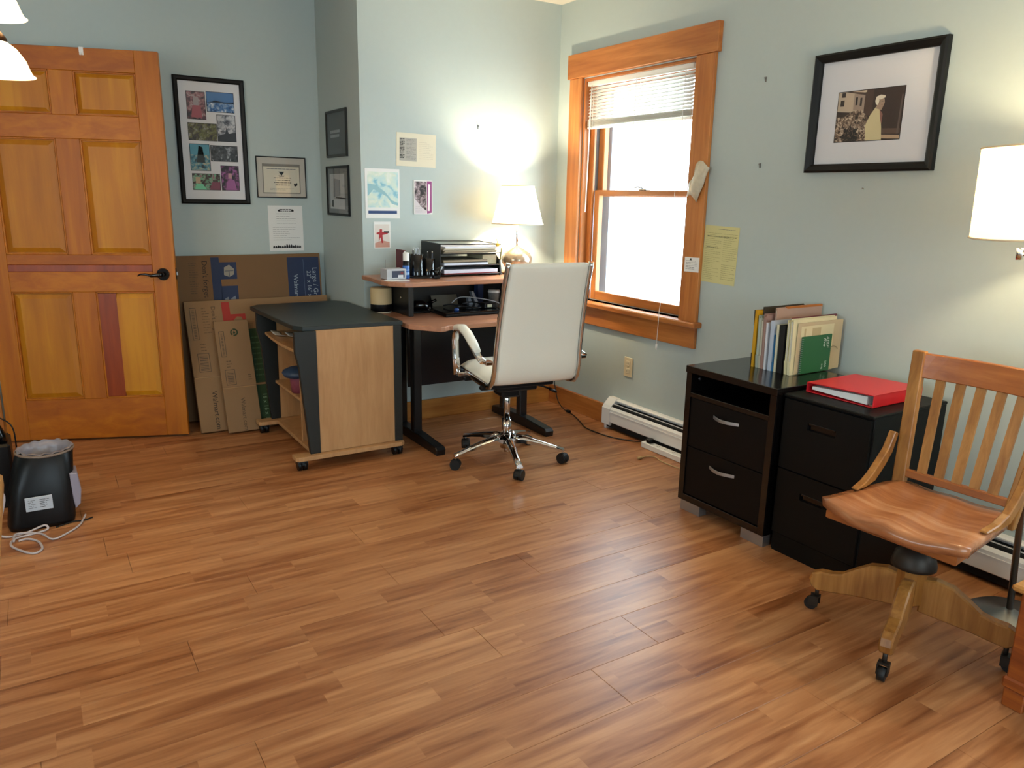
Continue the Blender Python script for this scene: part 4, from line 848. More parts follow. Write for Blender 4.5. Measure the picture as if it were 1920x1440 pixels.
squig([(2.05, 3.93, LZ + .02), (2.12, 3.96, LZ + .045), (2.22, 3.9, LZ + .04), (2.30, 3.84, LZ + .02), (2.34, 3.78, LZ - .015)], 0.003, mat('grey_white_cable', 'b3b5bb', 0.4), 'white_cable', 'thin white cable arching over the laptop')
ad = MB().m(BLK).box(2.19, 2.27, 3.79, 3.85, LZ - 0.002, LZ + 0.026, 0.004); ad.m(plain('a8a890')).box(2.205, 2.235, 3.788, 3.7899, LZ + 0.004, LZ + 0.02); tag(obj('power_adapter', ad), 'black power adapter brick with a pale label on the laptop', 'adapter')
tag(obj('small_blue_jar', MB().m(mat('blue_glass', '23407a', 0.15)).lathe((1.99, 3.76, ZD + 0.0255), [(0, 0), (0.013, 0), (0.014, 0.012), (0.009, 0.018), (0, 0.019)], 16)), 'tiny blue jar on the left corner of the laptop', 'jar')
cp = thing('coffee_cup', 'paper coffee cup with a white lid at the right of the desk', 'cup', (2.355, 3.97, ZD))
obj('cup', MB().m(mat('patterned_cup', '6d6a66', 0.6, var=0.5, scale=90)).lathe((2.355, 3.97, ZD), [(0, 0.0005), (0.027, 0.0005), (0.035, 0.092)], 24), cp)
obj('lid', MB().m(WHITEP).lathe((2.355, 3.97, ZD), [(0.037, 0.09), (0.037, 0.097), (0.033, 0.106), (0, 0.106)], 24), cp)
bs = MB().m(mat('grey_metal_stand', '777b84', 0.4)); bs.prism([(2.21, 3.99, ZD + .1), (2.225, 3.99, ZD + .1), (2.275, 3.99, ZD + .001), (2.25, 3.99, ZD + .001)], (0, 0.03, 0)).prism([(2.19, 3.99, ZD + .06), (2.205, 3.99, ZD + .06), (2.235, 3.99, ZD + .001), (2.20, 3.99, ZD + .001)], (0, 0.03, 0)); tag(obj('laptop_stand', bs), 'folded grey metal stand between laptop and coffee cup', 'stand')
tag(obj('blue_binder', MB().m(mat('slate_blue', '2a3a66', 0.5)).box(2.285, 2.322, 4.04, 4.09, ZD + 0.0005, ZD + 0.165, 0.002)), 'dark blue binder standing upright behind the grey stand', 'binder')
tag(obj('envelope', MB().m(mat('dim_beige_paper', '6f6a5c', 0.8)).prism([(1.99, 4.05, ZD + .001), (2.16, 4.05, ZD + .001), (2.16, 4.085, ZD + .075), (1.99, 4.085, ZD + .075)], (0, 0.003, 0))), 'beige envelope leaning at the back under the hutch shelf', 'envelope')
tag(obj('phone_handset', MB().m(BLKG).tube([(1.93, 4.04, ZD + 0.02), (1.96, 4.02, ZD + 0.045), (1.985, 4.0, ZD + 0.06)], [0.012, 0.01, 0.008], 8).box(1.91, 1.98, 4.0, 4.06, ZD + 0.0005, ZD + 0.02, 0.004)), 'black cordless handset on its charger behind the laptop', 'phone')

# ------------------------------------------------------------------ office chair
ch = thing('office_chair', 'cream leather executive swivel chair with chrome frame at the desk', 'chair', (2.03, 3.275, 0), math.radians(-7))
def C(u, f, z): return (u, f, z)     # local: x right, y forward
hubz = 0.115
for i in range(5):
    an = math.radians(-109 + 7 + 72 * i); ca, sa = math.cos(an), math.sin(an)
    mb = MB().m(CHROME); rs = [0.025, 0.09, 0.17, 0.24, 0.305]; zs = [0.125, 0.122, 0.108, 0.09, 0.072]; w = [0.026, 0.022, 0.018, 0.016, 0.016]; h = [0.024, 0.018, 0.013, 0.010, 0.010]
    secs = []
    for r_, z_, w_, h_ in zip(rs, zs, w, h):
        c0 = Vector((ca * r_, sa * r_, z_)); s_ = Vector((-sa, ca, 0))
        secs.append([c0 + s_ * w_ * a + Vector((0, 0, 1)) * h_ * b for a, b in ((-1, -1), (-1, .1), (-.5, 1), (.5, 1), (1, .1), (1, -1))])
    vs = [[mb.bm.verts.new(p) for p in s_] for s_ in secs]
    for A, B in zip(vs, vs[1:]):
        for j in range(6): mb._f([A[j], A[(j + 1) % 6], B[(j + 1) % 6], B[j]], j in (1, 2, 3))
    mb._f(vs[0]); mb._f(vs[-1]); bmesh.ops.recalc_face_normals(mb.bm, faces=list(mb.bm.faces))
    arm = obj('base_arm', mb, ch, local=True)
    c = MB().m(RUBBER); o_ = Vector((ca * 0.298, sa * 0.298, 0)); rr_ = Vector((math.cos(an + 0.9), math.sin(an + 0.9), 0)); 
    for s_ in (-1, 1): c.cyl(o_ + Vector((0, 0, 0.0265)) + rr_ * (0.003 if s_ > 0 else -0.021), 0.0265, 0.018, 18, axis=rr_)
    tv = rr_.cross(Vector((0, 0, 1))); hood = [o_ + tv * 0.0285 * math.cos(t) + Vector((0, 0, 0.027 + 0.0285 * math.sin(t))) - rr_ * 0.014 for t in [PI * q / 8 for q in range(9)]]
    c.prism(hood, rr_ * 0.028); c.m(STEEL).cyl(o_ + Vector((0, 0, 0.045)), 0.006, 0.025, 10); obj('caster', c, arm, local=True)
obj('hub', MB().m(CHROME).cyl((0, 0, 0.075), 0.034, 0.075, 24, r2=0.028).cyl((0, 0, 0.05), 0.012, 0.03, 12), ch, local=True)
obj('gas_lift', MB().m(CHROME).cyl((0, 0, 0.14), 0.025, 0.09, 24).cyl((0, 0, 0.23), 0.0165, 0.17, 20), ch, local=True)
obj('tilt_mechanism', MB().m(BLK).box(-0.10, 0.12, -0.11, 0.10, 0.40, 0.435, 0.008).box(-0.055, 0.05, -0.06, 0.06, 0.355, 0.405, 0.01).box(-0.20, 0.20, -0.13, -0.10, 0.425, 0.445, 0.004).box(-0.20, 0.20, 0.09, 0.12, 0.425, 0.445, 0.004), ch, local=True)
obj('tilt_lever', MB().m(BLK).tube([(0.10, -0.05, 0.42), (0.17, -0.07, 0.405), (0.215, -0.08, 0.385)], 0.005, 8).tube([(0.205, -0.08, 0.39), (0.24, -0.085, 0.372)], 0.011, 10, flat=(1.4, 0.7)), ch, local=True)
# side profile of the shell frame (f, z): seat front -> back bottom curve -> top
UX, UY = 0.05, -0.05
prof = [(0.30, 0.452), (0.24, 0.468), (0.12, 0.462), (0.0, 0.455), (-0.09, 0.452), (-0.145, 0.462), (-0.175, 0.495), (-0.19, 0.55), (-0.20, 0.65), (-0.225, 0.80), (-0.262, 0.95), (-0.292, 1.045), (-0.295, 1.062)]
hw = 0.231
def hwz(z): return hw * (1 - 0.07 * max(0, z - 0.5) / 0.55)
for s_ in (-1, 1):
    path = [(s_ * hwz(z) + UX, f + UY, z) for f, z in prof]
    mb = MB().m(CHROME).tube(path, 0.0125, 10, flat=(0.8, 1.35)); obj('side_frame', mb, ch, local=True)
def sweep(mb, pr, hw_, t0, t1, k=9, bulge=0.0, seams=None):
    top_, bot_ = [], []
    n = len(pr)
    for i in range(n):
        f, z = pr[i]; a = Vector(pr[min(i + 1, n - 1)]) - Vector(pr[max(i - 1, 0)]); a.normalize(); nn = Vector((a.y, -a.x))  # towards sitter?
        R1, R2 = [], []
        for j in range(k):
            u = -1 + 2 * j / (k - 1); e = (1 - abs(u) ** 6)
            b = bulge * (1 - u * u); tt = t1 * (0.35 + 0.65 * e)
            if seams and i in seams: tt *= 0.8
            if i in (0, n - 1): tt *= 0.45; b *= 0.5
            hh = hw_ * hwz(z) / hw
            R1.append((u * hh + UX, f + nn.x * (tt + b) + UY, z + nn.y * (tt + b))); R2.append((u * hh + UX, f + nn.x * t0 * (0.4 + .6 * e) + UY, z + nn.y * t0 * (0.4 + .6 * e)))
        top_.append(R1); bot_.append(R2)
    mb.slab(top_, bot_)
def resample(pr, n):
    P0 = [Vector(p) for p in pr]; L = [0]
    for a, b in zip(P0, P0[1:]): L.append(L[-1] + (b - a).length)
    out = []
    for i in range(n):
        t = L[-1] * i / (n - 1); j = max(q for q in range(len(L)) if L[q] <= t + 1e-9); j = min(j, len(P0) - 2)
        out.append(tuple(P0[j].lerp(P0[j + 1], (t - L[j]) / (L[j + 1] - L[j]))))
    return out
# seat part: normals must go up; back part: towards +f
pb = resample(prof[5:], 15); mb = MB().m(LEATH); sweep(mb, pb, hw - 0.008, -0.012, 0.028, 13, 0.004, seams=(4, 8, 12)); obj('backrest', mb, ch, local=True, mod=[('SUBSURF', dict(levels=1, render_levels=1))])
ps = resample([(0.315, 0.44), (0.30, 0.462), (0.24, 0.472), (0.12, 0.466), (0.0, 0.458), (-0.09, 0.455), (-0.14, 0.465)], 13)
mb = MB().m(LEATH); sweep(mb, ps, hw - 0.008, -0.008, 0.045, 13, 0.004, seams=(4, 8)); obj('seat', mb, ch, local=True, mod=[('SUBSURF', dict(levels=1, render_levels=1))])
for s_ in (-1, 1):
    x = s_ * (hw + 0.042)
    path = [(x, 0.19, 0.452), (x, 0.21, 0.54), (x, 0.218, 0.63), (x, 0.21, 0.665), (x, 0.185, 0.688), (x, 0.12, 0.695), (x, 0.05, 0.677), (x, -0.03, 0.635), (x, -0.10, 0.60), (x, -0.16, 0.585)]
    mb = MB().m(CHROME).tube(path, 0.012, 10, flat=(1.7, 0.75)); mb.box(min(x, s_ * hw) , max(x, s_ * hw), 0.17, 0.21, 0.445, 0.465, 0.003).box(min(x, s_ * hw), max(x, s_ * hw), -0.19, -0.13, 0.575, 0.592, 0.003)
    mb.bm.transform(Matrix.Translation((UX, UY, 0)))
    a_ = obj('armrest', mb, ch, local=True)
    pad = [(x, 0.208, 0.682), (x, 0.185, 0.702), (x, 0.12, 0.711), (x, 0.05, 0.692), (x, -0.03, 0.652), (x, -0.085, 0.625)]
    pad = [(a + UX, b + UY, c) for a, b, c in pad]
    obj('arm_pad', MB().m(LEATH).tube(pad, [0.014, 0.02, 0.021, 0.021, 0.02, 0.014], 12, flat=(1.25, 0.75)), a_, local=True, label='cream padded arm top')

# rocker of the lamp cord behind the chair, cord to the power strip
def pl1(mb): mb.m(BLK).box(2.89, 2.915, 3.93, 3.97, 0.0015, 0.03, 0.004) if False else None
squig([(2.905, 4.14, 0.50), (2.90, 4.12, 0.35), (2.89, 4.05, 0.10), (2.87, 3.95, 0.02), (2.853, 3.797, 0.005), (2.80, 3.65, 0.005), (2.752, 3.522, 0.005), (2.764, 3.335, 0.005), (2.82, 3.22, 0.005), (2.845, 3.15, 0.012), (2.855, 3.10, 0.04), (2.862, 3.065, 0.05), (2.868, 3.04, 0.043)], 0.0035, mat('dark_brown_cord', '1a0f0a', 0.4), 'lamp_cord', 'dark brown lamp cord running from the corner to the power strip')
tag(obj('cord_switch', MB().m(BLK).box(2.84, 2.862, 3.83, 3.865, 0.009, 0.026, 0.004)), 'black inline rocker switch on the lamp cord', 'switch')
ps_ = thing('power_strip', 'white power strip on the floor in front of the heater', 'power strip', (2.83, 2.98, 0))
obj('housing', MB().m(WHITEP).box(2.81, 2.856, 2.76, 3.10, 0.0005, 0.034, 0.004), ps_)
for i in range(5): obj('socket', MB().m(INKD).box(2.826, 2.829, 2.80 + .06 * i, 2.81 + .06 * i, 0.034, 0.0346).box(2.84, 2.843, 2.80 + .06 * i, 2.81 + .06 * i, 0.034, 0.0346), ps_)
tag(obj('plug', MB().m(BLK).box(2.818, 2.850, 3.035, 3.07, 0.035, 0.058, 0.004)), 'black plug pushed into the end of the power strip', 'plug')
squig([(2.68, 2.945, 0.006), (2.71, 2.95, 0.005), (2.735, 2.945, 0.005), (2.755, 2.915, 0.005), (2.738, 2.86, 0.005), (2.735, 2.80, 0.005), (2.742, 2.70, 0.005), (2.75, 2.55, 0.005), (2.77, 2.40, 0.005)], 0.003, mat('beige_cord', 'bfa878', 0.5), 'extension_cord', 'thin beige cord on the floor beside the power strip', plug=lambda mb: mb.box(2.655, 2.682, 2.938, 2.952, 0.0005, 0.012, 0.002))

# ------------------------------------------------------------------ cabinets
cb = thing('wood_file_cabinet', 'black-brown wooden file cabinet with open niche and two silver arc handles', 'cabinet', (2.6, 2.11, 0))
X0, X1, Y0, Y1, Z0, Z1 = 2.372, 2.82, 1.872, 2.352, 0.05, 0.66; t_ = 0.03
obj('top', MB().m(BLKL).box(X0 - 0.004, X1, Y0 - 0.003, Y1 + 0.003, Z1 - t_, Z1, 0.002), cb)
obj('side_panel', MB().m(BLKL).box(X0, X1, Y1 - t_, Y1, Z0, Z1 - t_, 0.001), cb); obj('side_panel', MB().m(BLKL).box(X0, X1, Y0, Y0 + t_, Z0, Z1 - t_, 0.001), cb)
obj('bottom', MB().m(BLKL).box(X0, X1, Y0 + t_, Y1 - t_, Z0, Z0 + t_, 0.001), cb); obj('back_panel', MB().m(BLKL).box(X1 - 0.01, X1, Y0 + t_, Y1 - t_, Z0 + t_, Z1 - t_), cb)
obj('niche_shelf', MB().m(BLKL).box(X0, X1 - 0.01, Y0 + t_, Y1 - t_, 0.525, 0.545, 0.001), cb)
obj('cam_lock', MB().m(STEEL).cyl((X0 + 0.05, Y1 - t_, 0.60), 0.006, -0.004, 10, axis='y'), cb)
for z0_, z1_ in ((0.083, 0.302), (0.306, 0.522)):
    d = obj('drawer', MB().m(BLKLF).box(X0 + 0.006, X0 + 0.024, Y0 + t_ + 0.002, Y1 - t_ - 0.002, z0_, z1_, 0.001).box(X0 + 0.024, X1 - 0.05, Y0 + 0.06, Y1 - 0.06, z0_ + 0.02, z1_ - 0.03), cb)
    yc = (Y0 + Y1) / 2 + 0.005; zc = z0_ + 0.155; n = 12
    pth = [(X0 + 0.006 - 0.026 * math.sin(PI * k / n), yc + 0.07 - 0.14 * k / n, zc) for k in range(n + 1)]
    obj('handle', MB().m(ALU).prism([p for p in pth] + [(p[0] + 0.005, p[1], p[2]) for p in reversed(pth)], (0, 0, 0.014), bev=0.001), d)
for x, y in ((X0 + 0.01, Y1 - 0.125), (X0 + 0.01, Y0 + 0.005), (X1 - 0.05, Y1 - 0.125), (X1 - 0.05, Y0 + 0.005)):
    obj('foot', MB().m(ALU).box(x, x + 0.045, y, y + 0.115, 0.0, Z0, 0.001), cb)
fc = thing('metal_file_cabinet', 'black two-drawer metal file cabinet with recessed pulls, behind the wooden chair', 'cabinet', (2.63, 1.67, 0))
X0, X1, Y0, Y1, Z1 = 2.402, 2.855, 1.488, 1.862, 0.642
obj('body', MB().m(BLKF).box(X0 + 0.012, X1, Y0, Y1, 0.0, Z1 - 0.002, 0.003), fc)
obj('top', MB().m(BLKF).box(X0, X1, Y0 - 0.002, Y1 + 0.002, Z1 - 0.012, Z1, 0.003), fc)
obj('kick_plate', MB().m(BLKF).box(X0 + 0.006, X0 + 0.012, Y0 + 0.01, Y1 - 0.01, 0.0, 0.075), fc)
for z0_, z1_ in ((0.08, 0.345), (0.351, 0.625)):
    zc = z1_ - 0.085; yc = (Y0 + Y1) / 2 + 0.01; mb = MB().m(BLKF); a, b = X0, X0 + 0.014
    mb.box(a, b, Y0 + 0.006, yc - 0.06, z0_, z1_).box(a, b, yc + 0.06, Y1 - 0.006, z0_, z1_).box(a, b, yc - 0.06, yc + 0.06, z0_, zc - 0.014).box(a, b, yc - 0.06, yc + 0.06, zc + 0.014, z1_)
    d = obj('drawer', mb, fc); mb = MB().m(BLKG).box(b - 0.003, b, yc - 0.06, yc + 0.06, zc - 0.014, zc + 0.014); mb.box(a - 0.001, a + 0.006, yc - 0.055, yc + 0.055, zc + 0.006, zc + 0.014, 0.001); obj('recessed_pull', mb, d)

# red binder
rb = thing('ring_binder', 'red ring binder lying on the black metal file cabinet', 'binder', (2.65, 1.70, 0.642), 0)
RED = mat('red_vinyl', 'c01a26', 0.35, var=0.03)
bx0, bx1, by0, by1, bz = 2.497, 2.80, 1.557, 1.838, 0.643
obj('bottom_cover', MB().m(RED).box(bx0, bx1, by0, by1, bz, bz + 0.003, 0.001), rb)
obj('spine', MB().m(RED).box(bx0, bx1, by0, by0 + 0.003, bz, bz + 0.046, 0.001), rb)
obj('top_cover', MB().m(RED).prism([(bx0, by0, bz + 0.044), (bx0, by0, bz + 0.047), (bx0, by1, bz + 0.038), (bx0, by1, bz + 0.035)], (bx1 - bx0, 0, 0)), rb)
obj('far_edge', MB().m(RED).box(bx0, bx1, by1 - 0.002, by1, bz + 0.0, bz + 0.036), rb)
mb = MB().m(CHROME).box(bx0 + 0.02, bx1 - 0.02, by0 + 0.006, by0 + 0.03, bz + 0.003, bz + 0.006)
for x in (bx0 + 0.03, (bx0 + bx1) / 2, bx1 - 0.03): mb.tube([(x, by0 + 0.022 + 0.018 * math.cos(t), bz + 0.023 + 0.018 * math.sin(t)) for t in [2 * PI * i / 14 for i in range(14)]], 0.0018, 6, closed=True)
obj('ring_mechanism', mb, rb)
obj('paper_stack', MB().m(PAPER).prism([(bx0 + .008, by0 + .03, bz + .006), (bx0 + .008, by0 + .03, bz + .036), (bx0 + .008, by1 - .02, bz + .024), (bx0 + .008, by1 - .02, bz + .012)], (bx1 - bx0 - .03, 0, 0)), rb)

# standing files on the wooden cabinet, from left (large Y) to right
files = [('binder', 'yellow and black binder, leftmost of the upright files', 'c9920c', 2.206, .014, .245, .30, 'binder'), ('folder', 'dark folder edge tucked right of the yellow binder', '3a3328', 2.190, .006, .258, .26, 'folder'),
         ('folder', 'grey-green paper folder right of the yellow binder', '9ea596', 2.182, .014, .225, .24, 'folder'), ('folder', 'pale cream sheaf among the upright files', 'b8b49e', 2.166, .010, .215, .25, 'folder'),
         ('folder', 'dusty pink folder among the upright files', '9c7a70', 2.154, .013, .235, .25, 'folder'), ('notebook', 'white spined notebook next to the pink folder', 'd5d4d8', 2.138, .009, .20, .22, 'notebook'),
         ('folder', 'tall tan folder with an orange top edge at the back of the files', 'b09080', 2.127, .008, .262, .31, 'folder'), ('notebook', 'pale blue spined notebook in the middle of the files', 'b3bccb', 2.116, .017, .212, .23, 'notebook'),
         ('booklet', 'short blue booklet bent at the front of the files', '2d6f9e', 2.096, .006, .155, .20, 'booklet'), ('notebook', 'cream spined notebook left of the black binder', 'cdc9ae', 2.086, .011, .20, .22, 'notebook'),
         ('binder', 'thick black binder near the right end of the files', '0b0a0b', 2.070, .026, .20, .25, 'binder'), ('folder', 'maroon folder behind the black binder', '7a3a40', 2.040, .005, .232, .29, 'folder'),
         ('folder', 'cream manila folder right of the black binder', 'd9cf9f', 2.032, .012, .225, .27, 'folder'), ('folder', 'pale yellow manila folder, rightmost of the upright files', 'd6cda6', 2.017, .013, .232, .275, 'folder')]
for nm, lb_, c, y, w_, h_, dep, cat in files:
    x0 = 2.600 + 0.004 * rr.random() + (0.03 if 'maroon' in lb_ or 'tall tan' in lb_ or 'dark folder' in lb_ else 0); z0 = 0.6605
    r = thing(nm, lb_, cat, (x0, y - w_ / 2, z0)); M_ = mat('file_' + c, c, 0.6, var=0.05, scale=30)
    x1 = min(x0 + dep, 2.925); e = 0.0016; lean = rr.uniform(-.002, .002)
    def slabp(mb, ya, yb, xa, xb, za, zb):
        mb.prism([(xa, ya, za), (xa, yb, za), (xa - .004, yb + lean, zb), (xa - .004, ya + lean, zb)], (xb - xa, 0, 0))
    cv = MB().m(M_); slabp(cv, y - e, y, x0, x1, z0, z0 + h_); slabp(cv, y - w_, y - w_ + e, x0, x1, z0, z0 + h_ - .003); slabp(cv, y - w_, y, x0 - .0005, x0 + e, z0, z0 + h_ * (1 if cat in ('binder', 'notebook') else .25))
    cov = obj('cover', cv, r)
    if w_ > 0.0055:
        pg = MB().m(mat('pages_' + c, {'c9920c': 'd6a520', '9c7a70': 'ab8c80', '9ea596': 'b9bfae', '2d6f9e': '4a86b0'}.get(c, 'cfcabb'), 0.8, var=0.15, scale=250)); slabp(pg, y - w_ + e, y - e, x0 + .003, x1 - .006, z0 + .002, z0 + h_ - .012); obj('pages', pg, r)
    if c == 'c9920c':
        mb = MB().m(INKD); slabp(mb, y, y + .0008, x0, x1, z0, z0 + h_); slabp(mb, y - .002, y + .0008, x0 - .002, x0, z0, z0 + .06); slabp(mb, y - .002, y + .0008, x0 - .004, x0 - .001, z0 + .18, z0 + h_); obj('black_back_cover', mb, r, label='black cover')
    if 'tall tan' in lb_: mb = MB().m(mat('orange_edge', 'b86a2a', 0.6)); slabp(mb, y - w_ - .001, y + .001, x0 + .06, x1, z0 + h_ - .012, z0 + h_ + .002); obj('top_edge', mb, r, label='orange top edge')
PF = Pl((2.612, 2.003, 0.6605), (1, 0, 0), (0, 0, 1))
mb = MB().m(mat('tan_document', 'b8a888', 0.8)); 
pbox(mb, PF, .01, .30, .004, .215, .0008, .004, .001); mb.m(plain('cfc6a0')); pbox(mb, PF, .03, .24, .10, .20, .004, .0046); mb.m(plain('b3a27c')); pbox(mb, PF, .05, .06, .11, .19, .0046, .005); pbox(mb, PF, .10, .155, .11, .19, .0046, .005)
tag(obj('document_pouch', mb), 'clear pouch of tan documents at the right face of the files', 'pouch')
PF.o += PF.n * 0.0012
nb = thing('spiral_notebook', 'green spiral notebook standing in front of the upright files', 'notebook', PF.p(.1, 0, .01))
obj('cover', pbox(MB().m(mat('green_cover', '23603a', 0.5, var=0.03)), PF, .035, .225, .002, .158, .0055, .0105, .001), nb)
mb = MB().m(STEEL)
for i in range(18): z_ = .008 + i * .0083; mb.tube([PF.p(.035 + .006 * math.cos(t), z_, .008 + .006 * math.sin(t)) for t in [2 * PI * q / 8 for q in range(8)]], 0.0011, 5, closed=True)
obj('spiral_binding', mb, nb)
WT = plain('cfd8cc')
text('lettering', 'five', PF, .172, .145, .0107, .026, WT, nb, -PI / 2, italic=.3); text('lettering', 'star', PF, .193, .150, .0107, .030, WT, nb, -PI / 2, italic=.3)
text('lettering', 'SUBJ', PF, .172, .035, .0107, .012, WT, nb, -PI / 2); text('lettering', '100', PF, .19, .048, .0107, .020, WT, nb, -PI / 2)
squig([PF.p(.215, .10, .012), PF.p(.235, .105, .012), PF.p(.26, .10, .010), PF.p(.275, .09, .006)], 0.0012, plain('6b6450'), 'rubber_band', 'thin band looped beside the green notebook', 'band')

# ------------------------------------------------------------------ oak swivel chair
oc = thing('oak_swivel_chair', 'old oak swivel desk chair with slatted back at the right', 'chair', (2.255, 1.20, 0), math.radians(180 + 3))
# local: x forward (towards the room), y left
def hw_at(u): return 0.185 + (u + 0.20) / 0.42 * 0.04
ntp, nbt = [], []
nu, nv = 13, 17
for i in range(nu):
    u = -0.20 + 0.42 * i / (nu - 1); f = i / (nu - 1); A, B = [], []
    for j in range(nv):
        s_ = -1 + 2 * j / (nv - 1); w_ = hw_at(u) * (1 - 0.10 * max(0, 0.15 - f) / 0.15)
        hol = -0.014 * math.exp(-((abs(s_) - 0.42) / 0.3) ** 2) * (0.35 + 0.65 * f) * (1 if f < .97 else 1.0) - 0.012 * math.exp(-((f - 0.35) / 0.25) ** 2) * (1 - s_ ** 4)
        edge = -0.004 if (abs(s_) > .99 or i in (0, nu - 1)) else 0
        uu = u + (0.018 * math.cos(s_ * PI * 1.0) * f if i == nu - 1 else 0.0)
        rc = 0.02 * (abs(s_) ** 10) * (1 if f > .9 else 0)
        A.append((uu - rc, s_ * w_, 0.449 + hol + edge)); B.append((uu - rc - 0.004, s_ * w_ * 0.985, 0.415 + hol * (0.9 if f > .8 else 0.3)))
    ntp.append(A); nbt.append(B)
mb = MB().m(OAKS); mb.slab(ntp, nbt); seat = obj('seat', mb, oc, local=True)
obj('seat_frame', MB().m(OAKX).prism([(-0.17, -0.165, 0), (0.19, -0.20, 0), (0.19, 0.20, 0), (-0.17, 0.165, 0)], (0, 0, 0.03), bev=0.004), oc, local=True).data.transform(Matrix.Translation((0, 0, 0.384)))
# backrest: leans back and widens upward, slightly curved
def bk(s_, z):   # s in -1..1, returns (x,y) of the centre
    t = (z - 0.45) / 0.44; return (-0.185 - 0.075 * t - 0.025 * (1 - s_ * s_) * t, s_ * (0.175 + 0.03 * t))
def bkp(s_, z, dx=0): x, y = bk(s_, z); return Vector((x + dx, y, z))
for s_ in (-1, 1):
    mb = MB().m(OAK); zs = [0.40, 0.46, 0.55, 0.65, 0.75, 0.85, 0.878]; secs = []
    for z in zs:
        c = bkp(s_, z); hwz = 0.021 if z < .88 else 0.016
        secs.append([mb.bm.verts.new(c + Vector((a, b, 0))) for a, b in ((-.013, -hwz), (.013, -hwz), (.013, hwz), (-.013, hwz))])
    for A, B in zip(secs, secs[1:]):
        for j in range(4): mb._f([A[j], A[(j + 1) % 4], B[(j + 1) % 4], B[j]])
    mb._f(secs[0]); mb._f(secs[-1]); bmesh.ops.recalc_face_normals(mb.bm, faces=list(mb.bm.faces)); obj('back_post', mb, oc, local=True, mod=[('BEVEL', dict(width=0.004, segments=2))])
def rail(name, z0, z1, th_):
    n = 10; F, Bk = [], []
    for i in range(n + 1):
        s_ = -0.93 + 1.86 * i / n; F.append([bkp(s_, z0, th_), bkp(s_, z1, th_)]); Bk.append([bkp(s_, z0, -th_), bkp(s_, z1, -th_)])
    mb = MB().m(OAKX); mb.slab(F, Bk, smooth=False); obj(name, mb, oc, local=True, mod=[('BEVEL', dict(width=0.003, segments=1, limit_method='ANGLE'))])
rail('crest_rail', 0.792, 0.872, 0.010); rail('lower_rail', 0.462, 0.487, 0.010)
for i in range(5):
    s_ = -0.93 + 1.86 * (i + 1) / 6
    mb = MB().m(OAK); secs = []
    for z in (0.48, 0.58, 0.68, 0.796):
        c = bkp(s_, z, -0.001); hwz = 0.0145
        secs.append([mb.bm.verts.new(c + Vector((a, b, 0))) for a, b in ((-.005, -hwz), (.005, -hwz), (.005, hwz), (-.005, hwz))])
    for A, B in zip(secs, secs[1:]):
        for j in range(4): mb._f([A[j], A[(j + 1) % 4], B[(j + 1) % 4], B[j]])
    mb._f(secs[0]); mb._f(secs[-1]); bmesh.ops.recalc_face_normals(mb.bm, faces=list(mb.bm.faces)); obj('slat', mb, oc, local=True)
for s_ in (-1, 1):
    mb = MB().m(OAK); path = [(0.05, .197, .452), (-0.01, .203, .457), (-0.06, .207, .472), (-0.105, .208, .51), (-0.14, .207, .55), (-0.165, .206, .61)]
    secs = []
    for k, (u, v, z) in enumerate(path):
        h_ = [.003, .010, .018, .018, .016, .012][k]; w_ = .012
        t = Vector(path[min(k + 1, 5)]) - Vector(path[max(k - 1, 0)]); t.y = 0; t.normalize(); nn = Vector((-t.z, 0, t.x))
        if nn.z < 0: nn = -nn
        c = Vector((u, s_ * v, z)); secs.append([mb.bm.verts.new(c + nn * h_ * a + Vector((0, w_ * b, 0))) for a, b in ((-1, -1), (1, -1), (1, 1), (-1, 1))])
    for A, B in zip(secs, secs[1:]):
        for j in range(4): mb._f([A[j], A[(j + 1) % 4], B[(j + 1) % 4], B[j]])
    mb._f(secs[0]); mb._f(secs[-1]); bmesh.ops.recalc_face_normals(mb.bm, faces=list(mb.bm.faces)); obj('side_brace', mb, oc, local=True, mod=[('BEVEL', dict(width=0.003, segments=1))])
obj('iron_spindle', MB().m(IRON).cyl((0, 0, 0.24), 0.018, 0.145, 18).lathe((0, 0, 0.252), [(0.02, 0.07), (0.04, 0.062), (0.058, 0.04), (0.066, 0.012), (0.066, 0), (0, 0)], 28), oc, local=True)
obj('tilt_iron', MB().m(IRON).box(-0.13, 0.13, -0.05, -0.03, 0.37, 0.384, 0.003).box(-0.13, 0.13, 0.03, 0.05, 0.37, 0.384, 0.003).cyl((-0.05, -0.06, 0.375), 0.022, 0.12, 14, axis='y').cyl((0.0, 0.0, 0.33), 0.035, 0.05, 18, r2=0.045).tube([(0.05, 0.06, 0.37), (0.07, 0.09, 0.34), (0.075, 0.10, 0.36)], 0.012, 8), oc, local=True)
obj('hub_block', MB().m(OAK).cyl((0, 0, 0.135), 0.045, 0.125, 8, smooth=False), oc, local=True)
lp_ = [(0.03, 0.255), (0.07, 0.262), (0.12, 0.252), (0.165, 0.222), (0.20, 0.195), (0.235, 0.185), (0.27, 0.182), (0.295, 0.170), (0.302, 0.148), (0.295, 0.125), (0.275, 0.112), (0.23, 0.118), (0.18, 0.128), (0.12, 0.135), (0.07, 0.14), (0.03, 0.145)]
lp_ = [(r, 0.075 + (z - 0.11) * 1.05 if False else z - 0.035) for r, z in lp_]
base_ang = math.atan2(1.471 - 1.205, 2.167 - 2.266)
